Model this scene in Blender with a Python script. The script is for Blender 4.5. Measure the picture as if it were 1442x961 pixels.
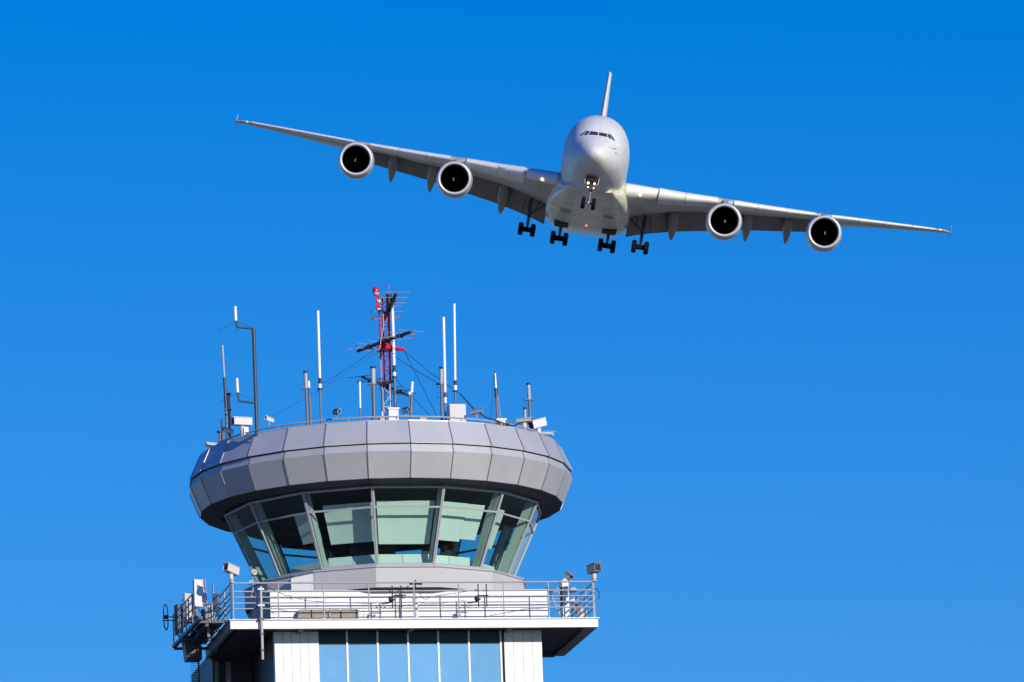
import bpy, bmesh, math, random
from mathutils import Vector, Matrix
random.seed(7)
R = math.radians
sc = bpy.context.scene
for o in list(bpy.data.objects): bpy.data.objects.remove(o)
col = sc.collection

# ------------------------------------------------------------------ camera
F, PITCH, ROLL = 9700.0, 0.2004823, 0.0349242        # focal length in pixels of a 1442 px wide picture
EYE = Vector((0, 0, 1.7))
cd = bpy.data.cameras.new('camera'); cam = bpy.data.objects.new('camera', cd); col.objects.link(cam)
cd.sensor_width = 36; cd.lens = F / 1442 * 36; cd.clip_start = 1; cd.clip_end = 40000
fwd = Vector((0, math.cos(PITCH), math.sin(PITCH))); rgt = Vector((1, 0, 0)); upv = rgt.cross(fwd)
cr, sr = math.cos(ROLL), math.sin(ROLL)
cx_, cy_ = rgt * cr - upv * sr, rgt * sr + upv * cr
cam.matrix_world = Matrix(((cx_.x, cy_.x, -fwd.x, EYE.x), (cx_.y, cy_.y, -fwd.y, EYE.y), (cx_.z, cy_.z, -fwd.z, EYE.z), (0, 0, 0, 1)))
sc.camera = cam

# ------------------------------------------------------------------ sky, sun, exposure
SUN_EL, SUN_AZ = R(16.5), R(144.5)                    # azimuth clockwise from +Y
w = bpy.data.worlds.new('World'); sc.world = w; w.use_nodes = True
nt = w.node_tree; nt.nodes.clear()
sky = nt.nodes.new('ShaderNodeTexSky'); sky.sky_type = 'NISHITA'; sky.sun_disc = False
sky.sun_elevation = SUN_EL; sky.sun_rotation = SUN_AZ
sky.altitude = 0; sky.air_density = 1.0; sky.dust_density = 0.0; sky.ozone_density = 4.0
hs = nt.nodes.new('ShaderNodeHueSaturation'); hs.inputs['Saturation'].default_value = 1.3; hs.inputs['Hue'].default_value = 0.5
bg = nt.nodes.new('ShaderNodeBackground'); bg.inputs['Strength'].default_value = 0.12
out = nt.nodes.new('ShaderNodeOutputWorld')
gm = nt.nodes.new('ShaderNodeVectorMath'); gm.operation = 'MULTIPLY_ADD'      # deep, polarised blue of the photograph's sky
gm.inputs[1].default_value = (.60, .70, .68); gm.inputs[2].default_value = (-.270, -.040, 2.25)
gx = nt.nodes.new('ShaderNodeVectorMath'); gx.operation = 'MAXIMUM'; gx.inputs[1].default_value = (0, 0, 0)
nt.links.new(sky.outputs[0], hs.inputs['Color']); nt.links.new(hs.outputs[0], gm.inputs[0]); nt.links.new(gm.outputs[0], gx.inputs[0]); nt.links.new(gx.outputs[0], bg.inputs['Color']); nt.links.new(bg.outputs[0], out.inputs[0])
sl = bpy.data.lights.new('sun', 'SUN'); sl.energy = 4.2; sl.angle = R(0.5); sl.color = (1.0, 0.93, 0.84)
sun = bpy.data.objects.new('sun', sl); col.objects.link(sun)
SUNV = Vector((math.sin(SUN_AZ) * math.cos(SUN_EL), math.cos(SUN_AZ) * math.cos(SUN_EL), math.sin(SUN_EL)))
sun.rotation_euler = SUNV.to_track_quat('Z', 'Y').to_euler(); sun.location = (60, -60, 90)
sc.view_settings.view_transform = 'Standard'; sc.view_settings.look = 'None'
sc.view_settings.exposure = 0; sc.view_settings.gamma = 1; sc.view_settings.use_curve_mapping = False

# ------------------------------------------------------------------ materials
M = {}
def mat(name, c, rough=.5, metal=0, var=.06, scale=3, bump=0, spec=.5, island=0, coat=0, streak=0):
    m = bpy.data.materials.new(name); m.use_nodes = True; t = m.node_tree; L = t.links.new
    b = t.nodes['Principled BSDF']; b.inputs['Roughness'].default_value = rough; b.inputs['Metallic'].default_value = metal
    b.inputs['Specular IOR Level'].default_value = spec
    if coat: b.inputs['Coat Weight'].default_value = coat; b.inputs['Coat Roughness'].default_value = .08
    tc = t.nodes.new('ShaderNodeTexCoord'); mp = t.nodes.new('ShaderNodeMapping'); L(tc.outputs['Object'], mp.inputs[0])
    if streak: mp.inputs['Scale'].default_value = (1, 1, streak)
    nz = t.nodes.new('ShaderNodeTexNoise'); nz.inputs['Scale'].default_value = scale; nz.inputs['Detail'].default_value = 6; nz.inputs['Roughness'].default_value = .65
    L(mp.outputs[0], nz.inputs['Vector'])
    cr_ = t.nodes.new('ShaderNodeValToRGB'); e = cr_.color_ramp.elements
    e[0].position, e[1].position = .3, .7
    e[0].color = (*[x * (1 - var) for x in c], 1); e[1].color = (*[min(1, x * (1 + var)) for x in c], 1)
    L(nz.outputs['Fac'], cr_.inputs[0]); last = cr_.outputs[0]
    if island:
        g = t.nodes.new('ShaderNodeNewGeometry'); mr = t.nodes.new('ShaderNodeMapRange'); mr.inputs['To Min'].default_value = 1 - island; mr.inputs['To Max'].default_value = 1 + island
        L(g.outputs['Random Per Island'], mr.inputs['Value'])
        vm = t.nodes.new('ShaderNodeVectorMath'); vm.operation = 'SCALE'; L(last, vm.inputs[0]); L(mr.outputs[0], vm.inputs['Scale']); last = vm.outputs[0]
    L(last, b.inputs['Base Color'])
    rr = t.nodes.new('ShaderNodeMapRange'); rr.inputs['To Min'].default_value = max(.02, rough - .1); rr.inputs['To Max'].default_value = min(1, rough + .1)
    if metal > .7: rr.inputs['To Min'].default_value = rr.inputs['To Max'].default_value = rough
    L(nz.outputs['Fac'], rr.inputs['Value']); L(rr.outputs[0], b.inputs['Roughness'])
    if bump:
        bp = t.nodes.new('ShaderNodeBump'); bp.inputs['Strength'].default_value = bump; bp.inputs['Distance'].default_value = .02
        L(nz.outputs['Fac'], bp.inputs['Height']); L(bp.outputs[0], b.inputs['Normal'])
    M[name] = m; return m
def emit(name, c, s):
    m = bpy.data.materials.new(name); m.use_nodes = True; b = m.node_tree.nodes['Principled BSDF']
    b.inputs['Base Color'].default_value = (*c, 1); b.inputs['Emission Color'].default_value = (*c, 1); b.inputs['Emission Strength'].default_value = s
    M[name] = m
def glass(name, tint, fmax=1.0, ior=1.5, rough=.0):
    m = bpy.data.materials.new(name); m.use_nodes = True; t = m.node_tree; t.nodes.clear(); L = t.links.new
    o = t.nodes.new('ShaderNodeOutputMaterial'); mx = t.nodes.new('ShaderNodeMixShader')
    tr = t.nodes.new('ShaderNodeBsdfTransparent'); tr.inputs[0].default_value = (*tint, 1)
    gl = t.nodes.new('ShaderNodeBsdfGlossy'); gl.inputs['Roughness'].default_value = rough
    g = t.nodes.new('ShaderNodeNewGeometry'); dt = t.nodes.new('ShaderNodeVectorMath'); dt.operation = 'DOT_PRODUCT'
    L(g.outputs['Normal'], dt.inputs[0]); L(g.outputs['Incoming'], dt.inputs[1]); last = dt.outputs['Value']
    f0 = ((ior-1)/(ior+1))**2 * 1.1                                     # both faces of the pane
    for op, a, b in (('ABSOLUTE', 0, 0), ('SUBTRACT', 1, 0), ('POWER', 0, 5), ('MULTIPLY_ADD', 0, 1-f0)):
        n = t.nodes.new('ShaderNodeMath'); n.operation = op
        if op == 'SUBTRACT': n.inputs[0].default_value = 1; L(last, n.inputs[1])
        else:
            L(last, n.inputs[0]); n.inputs[1].default_value = b
            if op == 'MULTIPLY_ADD': n.inputs[2].default_value = f0
        last = n.outputs[0]
    L(last, mx.inputs[0]); L(tr.outputs[0], mx.inputs[1]); L(gl.outputs[0], mx.inputs[2]); L(mx.outputs[0], o.inputs[0])
    M[name] = m

mat('cladding', (.50, .507, .495), .42, .25, .05, 1.1, .02, island=.05, streak=.3)
mat('cladding_joint', (.13, .13, .15), .5, .3)
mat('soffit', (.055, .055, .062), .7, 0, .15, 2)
mat('white_panel', (.84, .83, .77), .5, 0, .06, 1.8, 0, streak=.2)
mat('fascia_white', (.83, .82, .76), .55, 0, .09, 2.2, .03, streak=.35)
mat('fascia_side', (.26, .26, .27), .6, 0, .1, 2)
mat('base_panel', (.47, .465, .445), .65, 0, .04, 1, island=.06)
mat('metal_grey', (.30, .31, .33), .4, .6, .1, 4)
mat('rail_steel', (.43, .43, .425), .45, .15, .08, 6)
mat('pipe_grey', (.15, .155, .17), .5, .15, .12, 5)
mat('dark_metal', (.06, .065, .075), .5, .3, .2, 4)
mat('black', (.012, .012, .014), .55, 0, .2, 4)
mat('white_paint', (.70, .70, .69), .4, 0, .04, 4)
mat('fibreglass', (.84, .84, .83), .35, 0, .03, 5)
mat('grey_tube', (.36, .39, .43), .45, 0, .08, 4)
mat('cream', (.60, .57, .53), .5, 0, .05, 5)
mat('beige', (.46, .43, .38), .6, 0, .12, 5)
mat('tan', (.32, .27, .20), .75, 0, .15, 5, .1)
mat('mast_red', (.66, .006, .035), .75, 0, .1, 5, spec=.15)
mat('alu', (.55, .54, .52), .35, .6, .08, 6)
mat('brass_rod', (.50, .44, .36), .45, .5, .1, 6)
mat('dark_wall', (.022, .025, .03), .5, 0, .2, 1)  # near-black colour carries the deep shadow on shaft side and rear walls
mat('soot', (.03, .033, .038), .7, 0, .2, 2)
mat('interior_white', (.78, .80, .77), .7, 0, .05, 1, island=.06)
mat('interior_post', (.42, .46, .44), .6, 0, .05, 2)
mat('interior_dark', (.035, .07, .068), .8, 0, .2, 2)
mat('deck_floor', (.14, .14, .14), .8, 0, .15, 2)
mat('window_frame', (.42, .42, .44), .6, 0, .06, 5)
glass('cab_glass', (.70, .855, .795), ior=1.45)
glass('lens_glass', (.2, .2, .25), ior=1.6)
# shaft windows: sun-control glass, strongly mirrored, faint mottling painted as cloud reflections
m = mat('mirror_glass', (.66, .85, .82), .03, .80, .07, .8)
emit('lamp_warm', (1.0, .58, .22), 5.5); emit('lamp_red', (1.0, .10, .02), 5); emit('lamp_green', (.02, .9, .45), 3); emit('lamp_amber', (1.0, .25, .05), 4)
# airliner skin with faint panel seams
def skin(name, c, rough, lines=.10, var=.05):
    m = mat(name, c, rough, 0, var, .45, 0, .5, coat=.05); t = m.node_tree; L = t.links.new; b = t.nodes['Principled BSDF']
    src = b.inputs['Base Color'].links[0].from_socket
    tc = [n for n in t.nodes if n.type == 'TEX_COORD'][0]
    mp = t.nodes.new('ShaderNodeMapping'); mp.inputs['Rotation'].default_value = (0, 0, R(90)); L(tc.outputs['Object'], mp.inputs[0])
    br = t.nodes.new('ShaderNodeTexBrick'); br.inputs['Scale'].default_value = .42; br.inputs['Mortar Size'].default_value = .010; br.inputs['Mortar Smooth'].default_value = .3
    br.inputs['Color1'].default_value = (1, 1, 1, 1); br.inputs['Color2'].default_value = (.985, .985, .985, 1); br.inputs['Mortar'].default_value = (1 - lines * 3,) * 3 + (1,)
    L(mp.outputs[0], br.inputs['Vector'])
    n2 = t.nodes.new('ShaderNodeTexNoise'); n2.inputs['Scale'].default_value = 1.6; n2.inputs['Detail'].default_value = 8
    mp2 = t.nodes.new('ShaderNodeMapping'); mp2.inputs['Scale'].default_value = (1, .12, 1); L(tc.outputs['Object'], mp2.inputs[0]); L(mp2.outputs[0], n2.inputs['Vector'])
    rp = t.nodes.new('ShaderNodeValToRGB'); rp.color_ramp.elements[0].position = .35; rp.color_ramp.elements[0].color = (.93, .925, .91, 1); rp.color_ramp.elements[1].position = .6; L(n2.outputs[0], rp.inputs[0])
    def mul(a, bb):
        x = t.nodes.new('ShaderNodeMix'); x.data_type = 'RGBA'; x.blend_type = 'MULTIPLY'; x.inputs[0].default_value = 1; L(a, x.inputs[6]); L(bb, x.inputs[7]); return x.outputs[2]
    L(mul(mul(src, br.outputs[0]), rp.outputs[0]), b.inputs['Base Color'])
skin('fuselage_paint', (.75, .745, .66), .44, .03, .025)
skin('belly_paint', (.80, .78, .54), .34, .07, .22)
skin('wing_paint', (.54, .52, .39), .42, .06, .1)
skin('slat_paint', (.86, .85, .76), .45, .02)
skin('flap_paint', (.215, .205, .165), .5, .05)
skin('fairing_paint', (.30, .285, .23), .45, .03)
skin('nacelle_paint', (.55, .53, .46), .35, .04)
mat('lip_metal', (.74, .73, .71), .34, .35, .03, 3)
mat('tyre', (.006, .006, .008), .85, 0, .15, 5, spec=.15)
mat('gear_grey', (.07, .07, .075), .5, .2, .15, 5)
mat('gear_light', (.5, .5, .5), .4, .2, .1, 5)
mat('gear_bay', (.02, .02, .022), .8, 0, .2, 3)
mat('cockpit_glass', (.035, .05, .045), .08, 0, .1, 2, spec=.8)
mat('fan_dark', (.0015, .0015, .002), .9, 0, .1, 2, spec=.0)
mat('spinner_mark', (.6, .6, .6), .5)

# ------------------------------------------------------------------ mesh builder
class MB:
    def __init__(s): s.v = []; s.f = []; s.mi = []
    def add(s, vs, fs, mi=0):
        n = len(s.v); s.v += [tuple(v) for v in vs]; s.f += [tuple(i + n for i in f) for f in fs]; s.mi += [mi] * len(fs); return s
    def box(s, lo, hi, mi=0):
        x0, y0, z0 = lo; x1, y1, z1 = hi
        return s.add([(x0,y0,z0),(x1,y0,z0),(x1,y1,z0),(x0,y1,z0),(x0,y0,z1),(x1,y0,z1),(x1,y1,z1),(x0,y1,z1)],
                     [(0,3,2,1),(4,5,6,7),(0,1,5,4),(1,2,6,5),(2,3,7,6),(3,0,4,7)], mi)
    def obox(s, c, ax, ay, az, mi=0):           # box from centre and three half-axis vectors
        c, ax, ay, az = map(Vector, (c, ax, ay, az)); P = []
        for k in (-1, 1):
            for a, b in ((-1,-1),(1,-1),(1,1),(-1,1)): P.append(c + ax*a + ay*b + az*k)
        return s.add(P, [(0,3,2,1),(4,5,6,7),(0,1,5,4),(1,2,6,5),(2,3,7,6),(3,0,4,7)], mi)
    def prism(s, ring0, ring1, mi=0):           # closed loft between two equal rings, capped
        n = len(ring0)
        return s.add(list(ring0) + list(ring1), [tuple(reversed(range(n))), tuple(range(n, 2*n))] + [(i, (i+1) % n, n+(i+1) % n, n+i) for i in range(n)], mi)
    def loft(s, rings, cap=True, mi=0):
        n = len(rings[0]); vs = [p for r in rings for p in r]; fs = []
        for k in range(len(rings) - 1):
            for i in range(n):
                j = (i+1) % n; fs.append((k*n+i, k*n+j, (k+1)*n+j, (k+1)*n+i))
        if cap: fs += [tuple(reversed(range(n))), tuple(range((len(rings)-1)*n, len(rings)*n))]
        return s.add(vs, fs, mi)
    def tube(s, pts, r, n=8, cap=True, mi=0):
        pts = [Vector(p) for p in pts]; rs = r if isinstance(r, (list, tuple)) else [r] * len(pts); rings = []
        for i, p in enumerate(pts):
            d = (pts[min(i+1, len(pts)-1)] - pts[max(i-1, 0)]).normalized()
            a = Vector((0, 0, 1)) if abs(d.z) < .9 else Vector((1, 0, 0))
            x = d.cross(a).normalized(); y = d.cross(x)
            rings.append([p + (x * math.cos(2*math.pi*k/n) + y * math.sin(2*math.pi*k/n)) * rs[i] for k in range(n)])
        return s.loft(rings, cap, mi)
    def lathe(s, o, axis, prof, n=32, cap=False, mi=0):   # prof: (distance along axis, radius)
        o = Vector(o); d = Vector(axis).normalized(); a = Vector((0, 0, 1)) if abs(d.z) < .9 else Vector((1, 0, 0))
        x = d.cross(a).normalized(); y = d.cross(x)
        return s.loft([[o + d*t + (x*math.cos(2*math.pi*k/n) + y*math.sin(2*math.pi*k/n))*max(r, 1e-4) for k in range(n)] for t, r in prof], cap, mi)
    def sphere(s, c, r, n=12, mi=0, sq=(1,1,1)):
        c = Vector(c); rings = []
        for i in range(n // 2 + 1):
            t = math.pi * i / (n // 2); rings.append([c + Vector((sq[0]*r*max(math.sin(t), 1e-3)*math.cos(2*math.pi*k/n), sq[1]*r*max(math.sin(t), 1e-3)*math.sin(2*math.pi*k/n), sq[2]*r*math.cos(t))) for k in range(n)])
        return s.loft(rings, True, mi)
    def build(s, name, m, parent=None, smooth=None, bevel=0, label=None):
        me = bpy.data.meshes.new(name); me.from_pydata(s.v, [], s.f)
        ms = m if isinstance(m, (list, tuple)) else [m]
        for k in ms: me.materials.append(M[k])
        if len(ms) > 1: me.polygons.foreach_set('material_index', s.mi)
        b = bmesh.new(); b.from_mesh(me); bmesh.ops.recalc_face_normals(b, faces=b.faces); b.to_mesh(me); b.free()
        if smooth:
            me.polygons.foreach_set('use_smooth', [True] * len(me.polygons)); me.set_sharp_from_angle(angle=R(smooth))
        me.update(); o = bpy.data.objects.new(name, me); col.objects.link(o)
        if parent is not None: o.parent = parent
        if bevel:
            bv = o.modifiers.new('bevel', 'BEVEL'); bv.width = bevel; bv.segments = 2; bv.limit_method = 'ANGLE'
        if label: o['label'] = label
        return o
def tag(o, label, cat, group=None):
    o['label'] = label; o['category'] = cat
    if group: o['group'] = group
    return o
def empty(name, loc=(0, 0, 0), rz=0):
    o = bpy.data.objects.new(name, None); o.empty_display_size = .3; col.objects.link(o); o.location = loc; o.rotation_euler = (0, 0, rz); return o
def copy_tree(o, parent=None):
    c = o.copy(); col.objects.link(c)
    if parent is not None: c.parent = parent
    for ch in list(o.children): copy_tree(ch, c)
    return c

# ------------------------------------------------------------------ ground
def ground():
    n = 24; S = 12000; b = MB(); vs = []; fs = []
    for j in range(n+1):
        for i in range(n+1): vs.append((-S + 2*S*i/n, -S + 2*S*j/n, 0))
    for j in range(n):
        for i in range(n): fs.append((j*(n+1)+i, j*(n+1)+i+1, (j+1)*(n+1)+i+1, (j+1)*(n+1)+i))
    mat('airfield_ground', (.26, .245, .18), .9, 0, .35, .004)
    g = b.add(vs, fs).build('ground', 'airfield_ground'); g['kind'] = 'structure'
    mat('asphalt', (.07, .07, .07), .9, 0, .2, .05)
    a = MB().box((-70, 170, 0.004), (70, 330, .008)).build('tarmac', 'asphalt'); a['kind'] = 'structure'
ground()

# ------------------------------------------------------------------ tower frame: a = along the deck front, b = away from the front, z = up
TX, TY, YAW = -4.4516729, 224.3566942, R(10.5355)
AX = Vector((math.cos(YAW), math.sin(YAW), 0)); BX = Vector((-math.sin(YAW), math.cos(YAW), 0)); T0 = Vector((TX, TY, 0))
def W(a, b, z): return T0 + AX*a + BX*b + Vector((0, 0, z))
def spot(px, py, b):
    """tower coordinates (a, z) of a sight line where it crosses the upright plane b metres behind the tower axis"""
    x, y = px - 721, 480.5 - py
    d = fwd + rgt * ((x*cr + y*sr) / F) + upv * ((-x*sr + y*cr) / F)
    t = (b - (EYE - T0).dot(BX)) / d.dot(BX)
    P = EYE + d * t
    return (P - T0).dot(AX), P.z

# ------------------------------------------------------------------ control tower (one thing; local coordinates a, b, z)
tower = empty('control_tower', T0, YAW)
tag(tower, 'white airport control tower with a round glazed cab under a wide grey panelled roof ring', 'control tower')
BF, DZ = -5.2, 37.262                   # front edge and top of the gallery deck
A0, A1 = -5.94, 6.07                    # deck ends
PH = -4.15                              # front wall of the storey behind the railing
N28 = 2 * math.pi / 28; PHI = R(-2.475) - YAW
def pol(r, k, z, n=28):                 # k-th corner of the roof ring (28 corners) or the cab (14)
    t = PHI + 2*math.pi/n*k; return Vector((r*math.sin(t) - (.06 if n == 28 else 0), -r*math.cos(t), z))

# shaft
SL, SR, SB = -4.384, 4.386, 4.5
def shaft():
    b = MB(); y = -4.2
    for x0, x1, n in ((SL, -2.99, 5), (3.13, SR, 4)):         # upright boards either side of the window strip
        wd = (x1 - x0) / n
        for i in range(n): b.box((x0+wd*i+.006, y, 0), (x0+wd*(i+1)-.006, y+.06, DZ-.26))
    b.box((SL, y+.06, 0), (-2.99, y+.3, DZ-.26)); b.box((3.13, y+.06, 0), (SR, y+.3, DZ-.26))
    b.build('front_wall', 'white_panel', tower)
    MB().box((SL+.004, -3.9, 0), (SR-.004, SB, DZ-.262)).build('shaft_core', 'dark_wall', tower)
    xs = [-2.974, -2.012, -1.014, -.015, .975, 1.978, 3.029]
    for i in range(6):
        f = MB()
        g = MB().box((xs[i]+.031, y+.02, 20), (xs[i+1]-.031, y+.04, 36.57))
        wn = f.box((xs[i]+.032, y+.045, 20), (xs[i+1]-.032, y+.06, DZ-.27)).build('window', 'interior_dark', tower)  # dark strip above the pane stands in for the deck's cast shadow
        g.build('pane', 'mirror_glass', wn)
    for i in range(7):
        MB().box((xs[i]-.03, y-.012, 20), (xs[i]+.03, y+.13, DZ-.262)).build('mullion', 'white_panel', tower)
    MB().tube([(3.105, y-.03, 0), (3.105, y-.03, DZ-.27)], .035).build('drain_pipe', 'black', tower, 40)
    MB().box((-2.99, y+.14, 0), (3.13, y+.28, 20)).build('plinth_wall', 'white_panel', tower)
    # rear block under the back of the deck, shade put into its dark colour
    b = MB().box((-5.72, .805, 0), (SL-.02, 6, DZ-.06)); b.build('rear_block', 'dark_wall', tower)
    for x0, x1 in ((-5.66, -5.54), (-5.28, -5.12)):
        wn = MB().box((x0-.03, .76, 20), (x1+.03, .80, DZ-.40)).build('window', 'dark_metal', tower)
        MB().box((x0, .745, 20.05), (x1, .755, DZ-.44)).build('pane', 'mirror_glass', wn)
shaft()

# gallery deck
def deck():
    B1 = .8; t = .32
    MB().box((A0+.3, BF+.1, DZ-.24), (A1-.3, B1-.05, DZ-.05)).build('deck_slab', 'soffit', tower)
    MB().box((A0+.02, BF+.02, DZ-.048), (A1-.02, B1-.02, DZ-.008)).build('deck_floor', 'deck_floor', tower)
    b = MB(); xs = [A0, -3.1, -.4, 2.2, A1]
    for i in range(4): b.box((xs[i]+(.003 if i else 0), BF, DZ-t), (xs[i+1]-(.003 if i < 3 else 0), BF+.1, DZ-.05))
    b.build('front_fascia', 'fascia_white', tower)
    MB().box((A0, BF+.102, DZ-t), (A0+.12, B1, DZ-.05)).build('side_fascia', 'fascia_side', tower)
    MB().box((A1-.36, BF+.102, DZ-t+.004), (A1, B1, DZ-.05)).build('side_fascia', 'fascia_side', tower)
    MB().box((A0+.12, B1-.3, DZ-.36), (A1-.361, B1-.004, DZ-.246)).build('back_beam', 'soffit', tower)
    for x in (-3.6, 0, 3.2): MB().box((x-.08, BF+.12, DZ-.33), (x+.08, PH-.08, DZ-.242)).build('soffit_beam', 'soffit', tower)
    fl = MB(); fl.box((A0-.05, BF-.05, DZ-.046), (A1+.05, BF+.12, DZ-.012)); fl.box((A0-.05, BF+.12, DZ-.047), (A0+.1, B1, DZ-.013)); fl.box((A1-.1, BF+.12, DZ-.047), (A1+.05, B1, DZ-.013))
    fl.build('drip_flashing', 'metal_grey', tower)
    # storey standing on the deck
    b = MB(); x0, x1, zt = -4.476, 4.632, DZ+1.05
    n = 6; wd = (x1-x0)/n
    for i in range(n): b.box((x0+wd*i+.004, PH, DZ-.004), (x0+wd*(i+1)-.004, PH+.08, zt))
    b.build('storey_wall', 'white_panel', tower)
    MB().box((-3.5, .752, DZ-.05), (3.6, 4.5, zt+.03)).build('storey_rear', 'fascia_side', tower)
    MB().box((x0, PH+.082, DZ-.006), (x1, .75, zt-.01)).build('storey_block', 'fascia_side', tower)
    MB().box((x0-.04, PH-.04, zt+.002), (x1+.04, .79, zt+.05)).build('storey_coping', 'rail_steel', tower)
deck()

# railings: five rails, posts, base plates
def railing(p0, p1, n, name='guard_rail'):
    p0, p1 = Vector(p0), Vector(p1); d = (p1-p0)
    r_ = MB().tube([p0 + Vector((0,0,1.18)), p1 + Vector((0,0,1.18))], .028).build(name, 'rail_steel', tower, 40)
    for i in range(n+1):
        p = p0 + d*i/n; MB().box((p.x-.05, p.y-.05, p.z-.008), (p.x+.05, p.y+.05, p.z+.012)).tube([p + Vector((0,0,.0)), p + Vector((0,0,1.165))], .023).build('post', 'rail_steel', r_, 40)
    for h, rd in ((.905, .026), (.72, .022), (.53, .022), (.345, .022)):
        MB().tube([p0 + Vector((0,0,h)), p1 + Vector((0,0,h))], rd).build('rail', 'rail_steel', r_, 40)
    return r_
railing((A0+.12, BF+.08, DZ), (A1-.12, BF+.08, DZ), 8)
railing((A0+.06, BF+.2, DZ), (A0+.06, .7, DZ), 4)
railing((A1-.06, BF+.2, DZ), (A1-.06, .7, DZ), 4)

# cab
ZCT, ZCB, RCT, RCB, RBS = 41.60, 39.195, 5.30, 4.195, 4.70
def cab():
    zt = DZ + 1.115
    b = MB()
    for k in range(14):                  # flat facets of the drum under the glass
        b.add([pol(RBS, k, zt, 14), pol(RBS, k+1, zt, 14), pol(RBS, k+1, 39.05, 14), pol(RBS, k, 39.05, 14)], [(0,1,2,3)])
    b.add([pol(RBS-.003, k, zt+.004, 14) for k in range(14)], [tuple(range(14))], 1)
    b.build('cab_base', ['base_panel', 'soffit'], tower)
    def fc(q, z): p = pol(RBS, -2, z, 14).lerp(pol(RBS, -1, z, 14), q); return p + Vector((p.x, p.y, 0)).normalized()*.012
    P = [fc(.985, zt+.01), fc(.56, zt+.01) + Vector((-.12, -.30, 0)), fc(.56, zt+.01)]       # wedge shaped box added, turned to the front to catch the sun
    MB().prism(P, [p + Vector((0, 0, 38.99-zt-(.10 if k == 1 else .0))) for k, p in enumerate(P)]).build('sun_facing_wedge', 'white_panel', tower)
    s = MB(); s.loft([[pol(r, k, z, 14) for k in range(14)] for r, z in ((RBS-.02, 39.0), (RBS+.05, 39.045), (RBS+.05, 39.085), (RCB+.10, 39.17), (RCB-.02, 39.185))], False)
    s.build('window_sill', 'window_frame', tower)
    MB().prism([pol(RCB-.05, k, 38.95, 14) for k in range(14)], [pol(RCB-.05, k, 39.03, 14) for k in range(14)]).build('cab_floor', 'interior_dark', tower)
    MB().prism([pol(RCT-.02, k, ZCT+.06, 14) for k in range(14)], [pol(RCT-.02, k, ZCT+.2, 14) for k in range(14)]).build('cab_ceiling', 'interior_dark', tower)
    tr = .735                            # transom height along the glass
    def g(k, f, inset=0):                # point on corner k at height fraction f, pushed inwards
        return pol(RCB + (RCT-RCB)*f - inset, k, ZCB + (ZCT-ZCB)*f, 14)
    for k in range(14):
        fr = MB(); e = .022
        a0, a1, b0, b1 = g(k, 0), g(k, 1), g(k+1, 0), g(k+1, 1)
        u = (b0-a0).normalized()
        nrm = (a1-a0).cross(u).normalized()
        if nrm.dot(Vector((a0.x, a0.y, 0))) < 0: nrm = -nrm
        for p, q, s_ in ((a0, a1, 1), (b0, b1, -1)):
            c = (p+q)/2 + u*s_*e; fr.obox(c, u*e*.92, (q-p)/2, nrm*.03)
        for f, hh in ((0, .03), (tr, .026), (1, .035)):
            p, q = g(k, f), g(k+1, f); h = (a1-a0).normalized(); sg = 1 if f < 1 else -1
            c = (p+q)/2 + h*hh*(0 if f == tr else sg); fr.obox(c, (q-p)/2*.975, h*hh*.98, nrm*.028)
        wn = fr.build('cab_window', 'window_frame', tower)
        for f0, f1, nm in ((0, tr, 'lower_pane'), (tr, 1, 'upper_pane')):
            P = [g(k, f0, .012), g(k+1, f0, .012), g(k+1, f1, .012), g(k, f1, .012)]
            MB().add(P, [(0,1,2,3)]).build(nm, 'cab_glass', wn)
        # deep structural post standing just inside the corner
        rd = Vector((a0.x, a0.y, 0)).normalized(); tg = Vector((-rd.y, rd.x, 0)); p, q = g(k, 0, .24), g(k, 1, .24)
        MB().obox((p+q)/2, tg*.05, (q-p)/2*.99, rd*.15).build('mullion', 'interior_post', tower)
    # roller blinds: k, from, to across the facet, top and bottom as height fractions, inset
    for k, s0, s1, f1, f0, ins in ((0,.04,.98,.85,.30,.55), (-1,.14,1.0,.84,.34,.55), (1,.02,.62,.85,.36,.55), (1,.64,.98,.85,.40,.6), (2,.02,.55,.84,.33,.5), (-2,.5,.97,.80,.40,.6)):
        def h(s, f): return g(k, f, ins).lerp(g(k+1, f, ins), s)
        MB().prism([h(s0,f0), h(s1,f0), h(s1,f1), h(s0,f1)], [p - Vector((p.x, p.y, 0)).normalized()*.012 for p in (h(s0,f0), h(s1,f0), h(s1,f1), h(s0,f1))]).build('roller_blind', 'interior_white', tower)
    # blinds drawn on some far windows; dark colour stands in for their unlit side
    for k, f0 in ((6,.80),(7,.45),(8,.80),(9,.84)):
        P = [g(k, f0, .45), g(k+1, f0, .45), g(k+1, 1, .45), g(k, 1, .45)]
        MB().prism(P, [p*1 - Vector((p.x, p.y, 0)).normalized()*.015 for p in P]).build('roller_blind', 'interior_dark', tower)
    # controllers' console behind the front windows
    c = MB()
    for k in range(-2, 3):
        for s0, s1 in ((0,.5),(.5,1)):
            def q(r, s, z): return pol(r, k, z, 14).lerp(pol(r, k+1, z, 14), s)
            hz = 39.62 if -2 < k < 2 else 39.54
            c.prism([q(3.75,s0+.005,39.03), q(3.75,s1-.005,39.03), q(3.75,s1-.005,hz), q(3.75,s0+.005,hz)], [q(3.3,s0+.005,39.03), q(3.3,s1-.005,39.03), q(3.3,s1-.005,hz), q(3.3,s0+.005,hz)])
    c.build('console', 'interior_white', tower)
    m_ = MB()
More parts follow.
